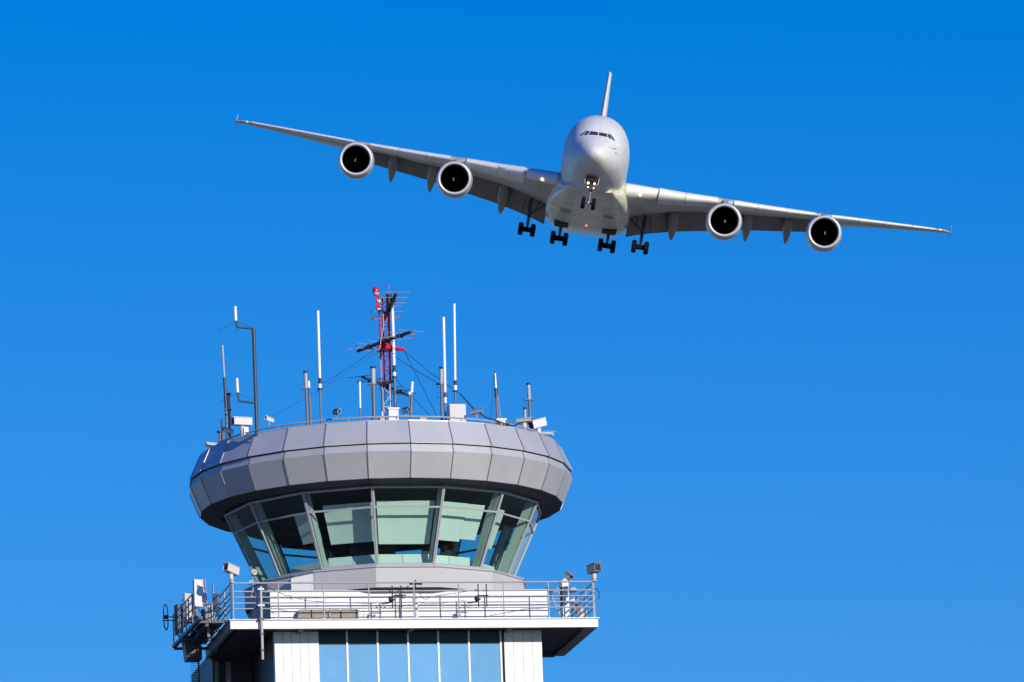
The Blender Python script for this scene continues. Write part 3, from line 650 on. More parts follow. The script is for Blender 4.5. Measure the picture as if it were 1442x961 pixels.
# right part of the gallery: white post, folding frame
def right_post():
    b = -3.4; a0, z = spot(795, 818, b); root = thing('white_post', 'white post with a dark collar on the right part of the gallery', 'post', a0, b, DZ)
    h = z-DZ; MB().box((-.11,-.09,0), (.11,.09,h)).build('column', 'white_paint', root, None, .012)
    MB().box((-.2,-.1,h-.06), (-.112,.08,h+.0)).build('collar', 'dark_metal', root); MB().lathe((-.01,0,h), (0,0,1), ((0,.1),(.05,.07),(.08,.01)), 12).build('cap', 'white_paint', root, 40)
    MB().box((-.16,-.06,0), (-.112,.06,h-.07)).build('cable_duct', 'dark_metal', root)
    b2 = -4.2; a0, z = spot(806, 829, b2); root = thing('post_lamp', 'small lamp on a bracket beside the white post', 'lamp', a0, b2, DZ)
    h = z-DZ; MB().tube([(0,0,0), (0,0,h-.1)], .025, 8).build('stem', 'metal_grey', root, 40)
    MB().lathe((0,0,h), (0,-.3,-1), ((0,.05),(.03,.14),(.10,.13),(.12,.02)), 14, True).build('shade', 'beige', root, 40)
    MB().obox((-.03,-.02,h-.42), Vector((.09,0,.05)), Vector((0,.06,0)), Vector((0,0,.07))).build('bulkhead', 'cream', root, None, .02)
    b3 = -2.6; root = thing('ladder_frame', 'grey steel ladder frame leaning behind the right railing', 'ladder', spot(782, 868, b3)[0], b3, DZ)
    for dx in (0, .30): MB().tube([(.35+dx, 0, 0), (-.18+dx, .2, 1.45)], .03, 6).build('stile', 'rail_steel', root, 40)
    r_ = MB()
    for k in range(6): t = .1+k*.16; r_.tube([(.35-.53*t, .2*t, 1.45*t), (.65-.53*t, .2*t, 1.45*t)], .02, 6)
    r_.build('rungs', 'rail_steel', root)
    MB().tube([(-.18, .2, 1.45), (-1.0, .6, .75), (-1.1,.65,0)], .04, 6).build('back_brace', 'metal_grey', root)
    b4 = -4.3; root = thing('deck_box', 'flat black box on the deck at the storey corner', 'box', spot(777, 866, b4)[0], b4, DZ)
    MB().box((-.15,0,0), (.18,.3,.13)).build('casing', 'black', root, None, .01); MB().box((-.17,-.02,.131), (.2,.32,.16)).build('lid', 'black', root, None, .006)
    b5 = -1.8; root = thing('pipe_bend', 'pale ventilation elbow standing on the right rear of the gallery', 'pipe', spot(818, 862, b5)[0], b5, DZ)
    MB().tube([(0,0,0), (0,0,.6), (-.06,-.1,.78), (-.2,-.3,.85)], .13, 12).build('duct', 'cream', root, 60); MB().lathe((-.2,-.3,.85), (-.5,-.8,.1), ((0,.15),(.05,.16),(.06,.1)), 14).build('flange', 'alu', root, 40)
right_post()

# left end: sector antennas, frames, loop antenna, log-periodic, bracket ledge
def left_cluster():
    # steel bracket carried outside the left end of the deck
    b0, b1 = -4.9, .4; aL, zL = spot(283, 868, b0); aB, zB = spot(245, 909, b1)
    root = thing('bracket_ledge', 'dark steel ledge carried outside the left end of the gallery', 'bracket', aL, b0, zL-.1)
    def q(a, b, z): return Vector((a-aL, b-b0, z-zL+.1))
    MB().loft([[q(aL-.06, b0, zL), q(aL+.06, b0, zL), q(aL+.06, b0, zL-.1), q(aL-.06, b0, zL-.1)], [q(aB-.06, b1, zB), q(aB+.06, b1, zB), q(aB+.06, b1, zB-.1), q(aB-.06, b1, zB-.1)]]).build('outer_beam', 'dark_metal', root)
    MB().loft([[q(aL+.25, b0+.8, zL-.1), q(aL+.35, b0+.8, zL-.1), q(aL+.35, b0+.8, zL-.2), q(aL+.25, b0+.8, zL-.2)], [q(aB+.35, b1, zB-.12), q(aB+.45, b1, zB-.12), q(aB+.45, b1, zB-.22), q(aB+.35, b1, zB-.22)]]).build('inner_beam', 'dark_metal', root)
    for t in (.05, .35, .65, .97):
        b = b0+(b1-b0)*t; a = aL+(aB-aL)*t; z = zL+(zB-zL)*t
        MB().obox(q((a+A0)/2, b, z-.14), Vector(((A0-a)/2+.02, 0, 0)), Vector((0,.05,0)), Vector((0,0,.04))).build('cross_beam', 'dark_metal', root)
    p0, p1 = q(aL+(aB-aL)*.3, b0+(b1-b0)*.3, zL+(zB-zL)*.3), q(aB, b1, zB)
    for t in (0, .33, .66, 1): p = p0.lerp(p1, t); MB().tube([p, p + Vector((0,0,1.0))], .024).build('post', 'metal_grey', root, 40)
    for h in (.3, .52, .76, 1.0): MB().tube([p0 + Vector((0,0,h)), p1 + Vector((0,0,h))], .024).build('rail', 'metal_grey', root, 40)
    MB().box(tuple(q(aL+.1, b0+.9, zL-.06)), tuple(q(A0-.03, b1, zL-.02))).build('grating', 'dark_metal', root)
    # equipment box below it; its dark colour stands in for shadow
    b = -.9; x0, z1 = spot(259, 897, b); x1 = spot(284, 897, b)[0]; z0 = spot(268, 928.5, b)[1]
    root = thing('equipment_box', 'equipment box slung under the left ledge, coloured dark for the shadow on it', 'equipment box', (x0+x1)/2, b, z0); hw = (x1-x0)/2
    r = [(-hw+.09,0,0), (hw,0,0), (hw,0,z1-z0), (-hw,0,z1-z0)]
    MB().prism(r, [(p[0], .7, p[2]) for p in r]).build('casing', 'dark_metal', root, None, .01)
    MB().box((-hw-.02, -.02, z1-z0+.002), (hw+.02, .72, z1-z0+.04)).build('lid', 'dark_metal', root)
    # sector panels
    def sector(label, xa, xb, yt, yb, b, mt, turn, zt=0):
        a0, z1 = spot((xa+xb)/2, yt, b); z0 = spot((xa+xb)/2, yb, b)[1]; wd = spot(xb, yt, b)[0]-spot(xa, yt, b)[0]; h = z1-z0
        root = thing('sector_antenna', label, 'antenna', a0, b, z0, 'flat sector antennas at the left end')
        f = Vector((math.sin(turn), -math.cos(turn), 0)); s = Vector((-f.y, f.x, 0)); wd = wd*.62
        MB().obox(Vector((0,0,h/2)), s*wd, f*.06, Vector((0,0,h/2))).build('radome', mt, root, None, .02)
        MB().obox(Vector((0,0,h/2)) - f*.075, s*wd*.6, f*.012, Vector((0,0,h/2-.03))).build('back_plate', 'metal_grey', root)
        MB().tube([-f*.16 + Vector((0,0,-.15)), -f*.16 + Vector((0,0,h+.03))], .035, 8).build('pipe', 'metal_grey', root, 40)
        for t in (.2, .8): MB().obox(-f*.12 + Vector((0,0,h*t)), s*.06, f*.06, Vector((0,0,.03))).build('clamp', 'dark_metal', root)
        MB().tube([Vector((0,.02,.0)), Vector((.04,.05,-.12)), Vector((.12,.1,-.2))], .015, 5).build('jumper', 'black', root, 50)
    sector('tallest white sector antenna at the left end of the gallery', 272.5, 284, 816.5, 855, -3.6, 'white_paint', R(25))
    sector('white sector antenna striped by rail shadows nearest the left corner', 290.5, 301, 851, 888, -2.4, 'cream', R(30))
    sector('pale sector antenna barred by shadows left of the tallest one', 258.5, 268.5, 836, 876, -1.6, 'cream', R(35))
    sector('sector antenna seen from behind, outermost on the left, coloured dark for its shade', 244.5, 254.5, 852, 892, -.4, 'dark_metal', R(-75))  # dark colour stands in for shade on the face turned from the sun
    sector('dark sector antenna turned outwards behind the tallest white one', 266, 275, 838, 878, -1.0, 'dark_metal', R(-60))
    sector('short dark sector antenna low against the left deck edge', 284, 291, 858, 890, -1.9, 'dark_metal', R(-50))
    sector('small grey box antenna at the rear of the left deck edge', 300, 308, 836, 862, -3.4, 'metal_grey', R(-40))
    for k, (pts, lab) in enumerate(((((262, 880, -1.2), (272, 873, -1.6), (283, 880, -2.0), (292, 893, -2.2), (300, 889, -2.6)), 'black feeder cable sagging under the left sector antennas'),
                     (((289, 872, -2.2), (297, 882, -2.6), (305, 877, -3.2), (312, 865, -3.8), (318, 858, -4.4)), 'black feeder cable strung inside the left side railing'),
                     (((248, 893, -.3), (256, 899, -.6), (266, 890, -1.0), (274, 893, -1.3)), 'short black feeder cable at the outermost left antenna'))):
        wire('feeder_cable', lab, pts, .022, 'black', 'feeder cables at the left end', 'cable')
    # goalpost frame
    b = -2.6; a0 = spot(290, 868, b)[0]; root = thing('pipe_goalpost', 'dark square pipe goalpost behind the tallest sector antenna', 'goalpost', a0, b, DZ)
    z1 = spot(295, 825, b)[1]-DZ; a1 = spot(300.5, 845, b)[0]-a0
    MB().tube([(0,0,0), (0,0,z1), (a1,0,z1), (a1,0,0)], .035, 8).build('pipe', 'metal_grey', root, 40)
    # slanting lattice props
    b = -3.2; a0, z0 = spot(294, 898, b); root = thing('slanted_brace', 'pale slanting steel brace rising beside the tallest sector antenna', 'brace', a0, b, z0)
    for x, y, nm in ((284.5, 816, 'strut'), (288, 816, 'strut')):
        a, z = spot(x, y, b); MB().tube([((x-286)*.01,0,0), (a-a0, 0, z-z0)], .028, 6).build(nm, 'alu', root, 40)
    r_ = MB()
    for t in (.2,.4,.6,.8): a, z = spot(286, 816, b); r_.obox(Vector(((a-a0)*t, 0, (z-z0)*t)), Vector((.06,0,0)), Vector((0,.01,0)), Vector((0,0,.012)))
    r_.build('rungs', 'alu', root)
    # loop antenna at the far left
    b = -.2; a0, zc = spot(250, 869, b); root = thing('loop_antenna', 'thin dark loop antenna on two arms, far left of the gallery', 'antenna', a0, b, zc)
    a1, zt = spot(233, 851.5, b); zb = spot(233.5, 887, b)[1]; ax = a1-a0; hh = (zt-zb)/2; cz = (zt+zb)/2-zc
    L_ = MB(); n = 28; pts = []
    for k in range(n+1):
        t = 2*math.pi*k/n; c_, s_ = math.cos(t), math.sin(t)
        pts.append((ax + .11*c_*min(1, 1), .30*c_, cz + math.copysign(abs(s_)**.55, s_)*hh))
    L_.tube(pts, .02, 6); L_.build('loop', 'black', root, 60)
    for y in (869, 874): z = spot(240, y, b)[1]-zc; MB().tube([(.12,0,z), (ax-.05,0,z)], .018, 6).build('arm', 'black', root)
    MB().obox(Vector((ax,0,cz)), Vector((.05,0,0)), Vector((0,.05,0)), Vector((0,0,.06))).build('feed_box', 'black', root)
    # log-periodic below the box
    b = .9; a0, z1 = spot(279.5, 931, b); z0 = spot(279.5, 980, b)[1]
    root = thing('log_periodic_antenna', 'comb like log periodic antenna below the left equipment box', 'antenna', a0, b, z0)
    MB().tube([(0,0,0), (0,0,z1-z0+.05)], .03, 6).build('boom', 'dark_metal', root, 40)
    k = 0; z = z1-z0
    while z > .05:
        MB().tube([(-.26 - .004*k, 0, z), (.06, 0, z)], .008, 5).build('element', 'dark_metal', root); z -= .075 + .002*k; k += 1
left_cluster()
def loose(name, label, pts, r=.010): wire(name, label, pts, r, 'black', 'loose cables along the gallery', 'cable')
loose('loose_cable', 'thin black cable sagging along the railing left of the middle', ((404, 838, -5.0), (430, 846, -4.9), (470, 849, -4.9), (520, 850, -4.9), (552, 848, -5.0)))
loose('loose_cable', 'thin cable looping below the small cross shaped antenna', ((590, 832, -4.5), (594, 842, -4.6), (600, 845, -4.6), (607, 840, -4.6), (616, 839, -4.7), (640, 836, -4.8), (674, 830, -4.9)))
loose('loose_cable', 'thin cable climbing along the right half of the railing', ((690, 867, -5.0), (720, 862, -5.0), (738, 858, -5.0), (760, 857, -5.0), (770, 856, -5.0)))
loose('loose_cable', 'black cable bulging outside the right railing corner', ((836, 829, -5.2), (841, 830, -5.2), (844, 836, -5.2), (843.5, 842, -5.2), (841, 845, -5.2)), .014)

# ------------------------------------------------------------------ airliner: local x = across (picture right +), y = aft, z = up, nose tip at y = 0
plane = empty('airliner', (9.6368, 697.4907, 164.2344))
_rx, _ry, _rz = Matrix.Rotation(.0903726, 3, 'X'), Matrix.Rotation(.1887624, 3, 'Y'), Matrix.Rotation(.0109823, 3, 'Z')
plane.rotation_euler = (_rz @ _rx @ _ry).to_euler()
tag(plane, 'large white four engined double deck airliner banking in with its landing gear down', 'airplane')
def interp(x, xs, ys):
    """monotone cubic through a table"""
    n = len(xs)
    if x <= xs[0]: return ys[0]
    if x >= xs[-1]: return ys[-1]
    i = max(k for k in range(n-1) if xs[k] <= x)
    d = [(ys[k+1]-ys[k])/(xs[k+1]-xs[k]) for k in range(n-1)]
    def m(k):
        if k == 0: return d[0]
        if k == n-1: return d[-1]
        return 0 if d[k-1]*d[k] <= 0 else 2*d[k-1]*d[k]/(d[k-1]+d[k])
    h = xs[i+1]-xs[i]; t = (x-xs[i])/h
    return ys[i]*(2*t**3-3*t*t+1) + h*m(i)*(t**3-2*t*t+t) + ys[i+1]*(3*t*t-2*t**3) + h*m(i+1)*(t**3-t*t)
FY = [0, .12, .45, 1.0, 1.8, 2.7, 3.4, 4.2, 5.2, 6.5, 8, 10, 12.5, 15.5, 44, 50, 56, 62, 67, 70.4]
FT = [-1.1, -.80, -.48, -.10, .38, .85, 1.22, 1.72, 2.42, 3.12, 3.70, 4.20, 4.52, 4.64, 4.64, 4.63, 4.55, 4.3, 3.9, 3.3]
FB = [-1.12, -1.50, -1.85, -2.18, -2.52, -2.80, -2.97, -3.12, -3.28, -3.45, -3.60, -3.72, -3.8, -3.82, -3.82, -3.3, -1.6, .4, 1.8, 2.6]
FH = [.01, .42, .80, 1.20, 1.62, 1.98, 2.22, 2.46, 2.72, 2.97, 3.20, 3.40, 3.53, 3.57, 3.57, 3.5, 3.0, 2.1, 1.2, .35]
def fus(y): t, b, h = interp(y, FY, FT), interp(y, FY, FB), interp(y, FY, FH); return t, b, h, b + (t-b)*.47
def sup(c): return math.copysign(abs(c)**(2/2.18), c)
def fuselage():
    n = 72; rings = []
    ys = [0, .03, .08, .15, .25, .4, .6, .8] + [1 + .25*k for k in range(28)] + [8 + .75*k for k in range(11)] + list(range(17, 71, 2)) + [70.4]
    for y in ys:
        t, b, h, zm = fus(y); rings.append([(h*sup(math.cos(2*math.pi*k/n)), y, zm + ((t-zm) if math.sin(2*math.pi*k/n) > 0 else (zm-b))*sup(math.sin(2*math.pi*k/n))) for k in range(n)])
    fs = MB().loft(rings).build('fuselage', 'fuselage_paint', plane, 60)
    # cockpit windows, lying on the skin where their front outline falls
    def ysurf(u, z):
        lo, hi = 0, 16
        for _ in range(40):
            y = (lo+hi)/2; t, b, h, zm = fus(y); hh = (t-zm) if z > zm else (zm-b)
            v = abs(u/h)**2.18 + abs((z-zm)/hh)**2.18
            if v > 1: lo = y
            else: hi = y
        return hi
    quads = [((-1.86, .92), (-1.22, 1.56), (-1.36, 1.60), (-1.97, 1.06)),
             ((-1.64, 1.00), (-1.28, 1.06), (-1.00, 1.56), (-1.12, 1.57)),
             ((-1.08, 1.08), (-.10, 1.14), (-.12, 1.56), (-.92, 1.56)),
             ((.02, 1.13), (.92, 1.13), (.76, 1.56), (-.02, 1.56))]
    quads[1] = ((-1.62, .98), (-1.22, 1.05), (-.98, 1.56), (-1.20, 1.58))
    quads += [((1.06, 1.08), (1.44, 1.00), (1.06, 1.58), (.84, 1.57)), ((1.52, .98), (1.80, .92), (1.26, 1.58), (1.12, 1.59))]
    for q in quads:
        q = [Vector((a, b, 0)) for a, b in q]; g = 8; vs = []; fc = []
        for j in range(g+1):
            for i in range(g+1):
                s, t = i/g, j/g; p = q[0].lerp(q[1], s).lerp(q[3].lerp(q[2], s), t)
                vs.append((p.x, ysurf(p.x, p.y) - .03, p.y + .012))
        for j in range(g):
            for i in range(g): k = j*(g+1)+i; fc.append((k, k+1, k+g+2, k+g+1))
        o = MB().add(vs, fc).build('cockpit_window', 'cockpit_glass', plane, 60)
    # small probes and a pair of drain ports
    for sx in (-1, 1):
        for y, z in ((3.2, .0), (3.0, -.5), (2.5, -.1)):
            t, b, h, zm = fus(y); hh = (t-zm) if z > zm else zm-b
            x = h*(1-abs((z-zm)/hh)**2.18)**(1/2.18); MB().obox((sx*(x+.03), y-.05, z), (.05, 0, 0), (0, .11, 0), (0, 0, .05)).build('probe', 'gear_grey', plane)
    return ysurf
ysurf = fuselage()
def belly():
    #        y, half width, bottom, top
    S = [(11.5, 2.3, -3.60, -3.2), (14, 2.75, -3.86, -2.9), (17, 3.25, -3.98, -2.3), (20, 3.75, -4.08, -1.6), (23, 4.15, -4.16, -1.3), (27, 4.5, -4.26, -1.4), (31, 4.62, -4.34, -1.7), (36, 4.60, -4.36, -1.9), (40, 4.35, -4.28, -2.2), (44, 3.9, -4.02, -2.4), (48, 3.2, -3.7, -2.6), (51, 2.4, -3.3, -2.7)]
    ys = [s[0] for s in S]; rings = []; n = 48; y = 11.5
    while y <= 51.01:
        h, b, t = (interp(y, ys, [s[k] for s in S]) for k in (1, 2, 3)); e = 2/3.6; zm = b + (t-b)*.55
        def se(c): return math.copysign(abs(c)**e, c)
        rings.append([(h*se(math.cos(2*math.pi*k/n)), y, zm + ((t-zm) if math.sin(2*math.pi*k/n) > 0 else (zm-b))*se(math.sin(2*math.pi*k/n))) for k in range(n)]); y += .75
    MB().loft(rings).build('belly_fairing', 'belly_paint', plane, 60)
    for sx in (-1, 1):                      # slotted air outlets and dark gear bays in the fairing floor
        for k in (0, 1): MB().obox((sx*2.35, 25.5+k*1.2, interp(25.5+k*1.2, ys, [s[2] for s in S])-.004), (.55, 0, 0), (0, .10, 0), (0, 0, .012)).build('air_outlet', 'gear_bay', plane)
        MB().obox((sx*2.63, 37.3, -4.33), (.72, 0, 0), (0, 2.1, .02), (0, 0, .06)).build('gear_bay', 'gear_bay', plane)
    MB().sphere((.1, 34.5, -4.38), .11, 10).build('beacon', 'lamp_red', plane, 60)
belly()

# wings ------------------------------------------------------------
U  = [2.6, 3.7, 6.3, 9.8, 13.2, 18, 23, 25.4]
LE = [19.0, 20.0, 22.1, 25.4, 28.2, 31.7, 35.3, 37.1]
LZ = [-1.55, -1.30, -1.0, -.62, -.16, .32, .86, 1.17]
HV = [35.6, 35.4, 35.06, 36.4, 37.7, 39.5, 41.5, 42.4]
HZ = [-3.1, -2.89, -2.19, -1.12, -.50, .18, .88, 1.10]
TC = [.14, .14, .135, .125, .115, .11, .105, .10]
UO = [25.4, 28.5, 32, 35.5, 38, 39.6, 40.15]
LEO = [37.1, 39.4, 42.0, 44.8, 46.8, 48.1, 49.2]
LZO = [1.17, 1.58, 2.03, 2.50, 2.83, 3.02, 3.05]
TEO = [45.2, 46.6, 48.3, 50.0, 51.2, 51.9, 52.0]
TZO = [.95, 1.5, 2.08, 2.62, 3.0, 3.22, 3.26]
TCO = [.10, .10, .098, .095, .09, .085, .07]
def yt(x, t): return 5*t*(.2969*math.sqrt(max(x, 0)) - .126*x - .3516*x*x + .2843*x**3 - .1015*x**4)
def section(u, outer):
    us, le, lz, hv, hz, tc = (UO, LEO, LZO, TEO, TZO, TCO) if outer else (U, LE, LZ, HV, HZ, TC)
    L = lambda a: interp(u, us, a) if not outer else interp(u, us, a)
    return L(le), L(lz), L(hv), L(hz), L(tc), (1.0 if outer else .78)
def wpt(s, u, x, upper, outer):             # point of the wing skin; x runs 0..1 from leading edge to hinge line
    le, lz, hv, hz, tc, cut = section(u, outer); c = (hv-le)/cut
    z0 = lz - .75*yt(.035, tc)*c; z1 = hz + yt(cut, tc)*c
    z = z0 + (z1-z0)*x + (1 if upper else -1)*yt(x*cut, tc)*c*(1.0 if upper else .92)
    return Vector((s*u, le + (hv-le)*x, z))
XS = [0, .004, .012, .025, .045, .07, .10, .15, .22, .30, .40, .5, .6, .7, .8, .9, 1.0]
def wing(s):
    b = MB()
    for outer, us in ((False, [2.6 + k*(25.4-2.6)/24 for k in range(25)]), (True, [25.4 + k*.5 for k in range(29)] + [40.15])):
        rings = [[wpt(s, u, x, True, outer) for x in reversed(XS)] + [wpt(s, u, x, False, outer) for x in XS[1:]] for u in us]
        b.loft(rings)
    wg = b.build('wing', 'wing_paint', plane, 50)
    # leading edge devices
    def slat(u0, u1, name, fw, dn, xu, xl, m):
        rings = []; n = max(3, int((u1-u0)/.8))
        for k in range(n+1):
            u = u0 + (u1-u0)*k/n; outer = u > 25.4; le, lz, hv, hz, tc, cut = section(u, outer); c = (hv-le)/cut
            xs = [xu*(i/8)**2 for i in range(8, -1, -1)]; top = [wpt(s, u, x, True, outer) for x in xs]
            low = [wpt(s, u, xl*(i/6)**2, False, outer) for i in range(1, 7)]
            o = top + low; ctr = wpt(s, u, .35*xu+.02, True, outer)*.5 + wpt(s, u, .06, False, outer)*.5
            inn = [p.lerp(ctr, .28) for p in reversed(o)]
            off = Vector((0, -fw*c, -dn*c)); rings.append([p + off for p in o + inn])
        return MB().loft(rings).build(name, m, wg, 50)
    slat(3.75, 7.25, 'fixed_leading_edge', .002, -.001, .06, .05, 'slat_paint')
    for u0, u1 in ((7.3, 10.2), (10.24, 13.75), (15.55, 18.2), (18.24, 21.4), (21.44, 24.6), (26.5, 29.6), (29.64, 32.6), (32.64, 35.6), (35.64, 38.3)):
        slat(u0, u1, 'slat', .030 if u0 < 25 else .024, -.001 if u0 < 25 else -.002, .11, .20 if u0 < 25 else .42, 'slat_paint')
    # flaps
    FU = [4.4, 4.9, 9.2, 13, 17.2, 22, 25]; FV = [38.3, 38.2, 39.1, 40.6, 42.25, 44.1, 45.0]; FZ = [-4.55, -4.36, -3.1, -2.2, -1.25, -.38, .12]
    for u0, u1 in ((4.5, 12.0), (12.006, 20.0), (20.006, 25.2)):
        rings = []
        for k in range(9):
            u = u0 + (u1-u0)*k/8; hv, hz = interp(u, U, HV), interp(u, U, HZ); fv, fz = interp(u, FU, FV), interp(u, FU, FZ)
            p0 = Vector((s*u, hv - .15, hz + .22)); p1 = Vector((s*u, fv, fz)); d = p1-p0; ch = d.length; nn = Vector((0, -d.z, d.y)).normalized()
            if nn.z < 0: nn = -nn
            rr = [0, .03, .1, .25, .45, .7, 1]
            rings.append([p0 + d*x + nn*yt(x, .12)*ch for x in reversed(rr)] + [p0 + d*x - nn*yt(x, .12)*ch*.6 for x in rr[1:]])
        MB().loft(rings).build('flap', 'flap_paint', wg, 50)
    # flap track fairings
    for u, v0, z0, v1, z1, r in ((9.35, 34.6, -1.35, 40.6, -3.85, .62), (17.45, 37.6, -.05, 43.2, -2.35, .56), (21.9, 39.2, .45, 44.6, -1.75, .52)):
        p0, p1 = Vector((s*u, v0, z0)), Vector((s*(u+.12), v1, z1)); d = p1-p0; rings = []
        for k in range(13):
            t = k/12; rad = r*max(.02, math.sin(math.pi*min(1, (t*.93+.07)**.62))**.62 if t < 1 else .02); c = p0 + d*t
            rings.append([c + Vector((rad*.98*math.cos(2*math.pi*i/16), 0, rad*1.15*math.sin(2*math.pi*i/16))) for i in range(16)])
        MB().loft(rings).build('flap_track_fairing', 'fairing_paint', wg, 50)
    # wing tip fence, navigation light
    tp = wpt(s, 40.15, .3, True, True)
    P = [(0, -.8, 0), (0, .7, .85), (0, 1.2, .85), (0, 1.2, 0), (0, 1.5, -.95), (0, 1.0, -.95)]
    MB().prism([Vector((s*40.16, tp.y, tp.z)) + Vector(p) for p in P], [Vector((s*40.19, tp.y, tp.z)) + Vector(p) for p in P]).build('wing_tip_fence', 'wing_paint', wg)
    q = wpt(s, 38.9, .0, True, True); MB().sphere(q + Vector((0, -.06, .02)), .085, 10).build('navigation_light', 'lamp_green' if s < 0 else 'lamp_amber', wg, 60)
    q = wpt(s, 5.3, .004, False, False); MB().lathe(q + Vector((0, .02, -.16)), (0, -1, 0), ((0, .15), (.05, .14), (.09, .10), (.1, .01)), 16).build('landing_light', 'lamp_warm', wg, 60)
for s in (-1, 1): wing(s)

# tail --------------------------------------------------------------
def tail():
    def fin_ring(z):
        t = (z-4.0)/13.2; y0 = 54.5 + (64.3-54.5)*t; y1 = 67.5 + (70.2-67.5)*t; c = y1-y0; th = .105-.02*t
        return [(yt(x, th)*c, y0+c*x, z) for x in XS] + [(-yt(x, th)*c, y0+c*x, z) for x in reversed(XS[1:-1])]
    MB().loft([fin_ring(4.0 + 13.2*k/12) for k in range(13)] + [[(p[0]*.3, 64.7+(p[1]-64.3)*.92, p[2]) for p in fin_ring(17.34)]]).build('tail_fin', 'fuselage_paint', plane, 50)
    for s in (-1, 1):
        def sr_(u):
            t = u/15.2; y0 = 58.5 + 9.6*t; y1 = 69.0 + 3.0*t; c = y1-y0; z = 2.9 + u*.105
            return [(s*u, y0+c*x, z + yt(x, .1)*c) for x in reversed(XS)] + [(s*u, y0+c*x, z - yt(x, .1)*c) for x in XS[1:]]
        MB().loft([sr_(.4 + 14.8*k/10) for k in range(11)]).build('tailplane', 'wing_paint', plane, 50)
tail()

# engines -----------------------------------------------------------
def engine(x, y, z, s):
    root = MB().lathe((x, y, z), (0, 1, .03), ((.42, 1.86), (.9, 1.92), (1.6, 1.965), (2.4, 1.96), (3.4, 1.86), (4.4, 1.66), (4.9, 1.52), (4.88, 1.46), (4.0, 1.5), (2.0, 1.5), (1.25, 1.49)), 56).build('engine', 'nacelle_paint', plane, 40)
    MB().lathe((x, y, z), (0, 1, .03), ((.5, 1.47), (.25, 1.485), (.1, 1.53), (.02, 1.60), (0, 1.66), (.03, 1.72), (.12, 1.775), (.25, 1.82), (.415, 1.858)), 56).build('inlet_lip', 'lip_metal', root, 60)
    MB().lathe((x, y, z), (0, 1, .03), ((.505, 1.468), (.9, 1.47), (1.45, 1.48)), 40).build('inlet_duct', 'fan_dark', root, 60)
    fn = MB().lathe((x, y, z), (0, 1, .03), ((1.45, .01), (1.46, 1.48)), 40)
    for k in range(24):
        t = 2*math.pi*k/24; r0 = Vector((math.cos(t), 0, math.sin(t))); r1 = Vector((math.cos(t+.13), .10, math.sin(t+.13)))
        o = Vector((x, y+1.25, z+.04)); fn.add([o + r0*.4, o + r1*.4*1.0 + Vector((0,.08,0)), o + r1*1.44 + Vector((0,.12,0)), o + r0*1.44], [(0,1,2,3)])
    fn.build('fan', 'fan_dark', root)
    sp = MB().lathe((x, y, z), (0, 1, .03), ((.72, .005), (.8, .09), (1.0, .24), (1.3, .40), (1.4, .42)), 24).build('spinner', 'fan_dark', root, 60)
    MB().tube([(x+.0+.05*s, y+.74, z+.12), (x+.10*s, y+.82, z+.02), (x+.10*s, y+.9, z-.10), (x+.03, y+.95, z-.17)], [.02, .05, .045, .01], 6).build('swirl_mark', 'spinner_mark', sp)
    MB().lathe((x, y, z), (0, 1, .03), ((3.6, 1.0), (4.9, .95), (5.8, .72), (6.3, .56), (6.25, .3), (7.2, .02)), 32).build('exhaust_cone', 'gear_grey', root, 50)
    # pylon
    u = abs(x); outer = u > 25.4; le = interp(u, U + UO[1:], LE + LEO[1:]); lz = interp(u, U + UO[1:], LZ + LZO[1:])
    r = []
    for v, zt, zb, h in ((y+.9, z+1.95, z+1.75, .06), (y+2.2, z+2.2, z+1.7, .26), (le-.4, lz+.02, z+1.5, .30), (le+1.6, lz+.05, z+1.3, .30), (le+4.5, lz-.7, z+1.0, .22), (le+6.8, lz-1.0, lz-1.5, .05)):
        r.append([Vector((x-h, v, zb)), Vector((x+h, v, zb)), Vector((x+h*.9, v, zt)), Vector((x-h*.9, v, zt))])
    MB().loft(r).build('pylon', 'nacelle_paint', root, 50)
for s in (-1, 1):
    engine(s*25.65, 29.6, -1.72, s); engine(s*14.62, 21.4, -3.22, s)

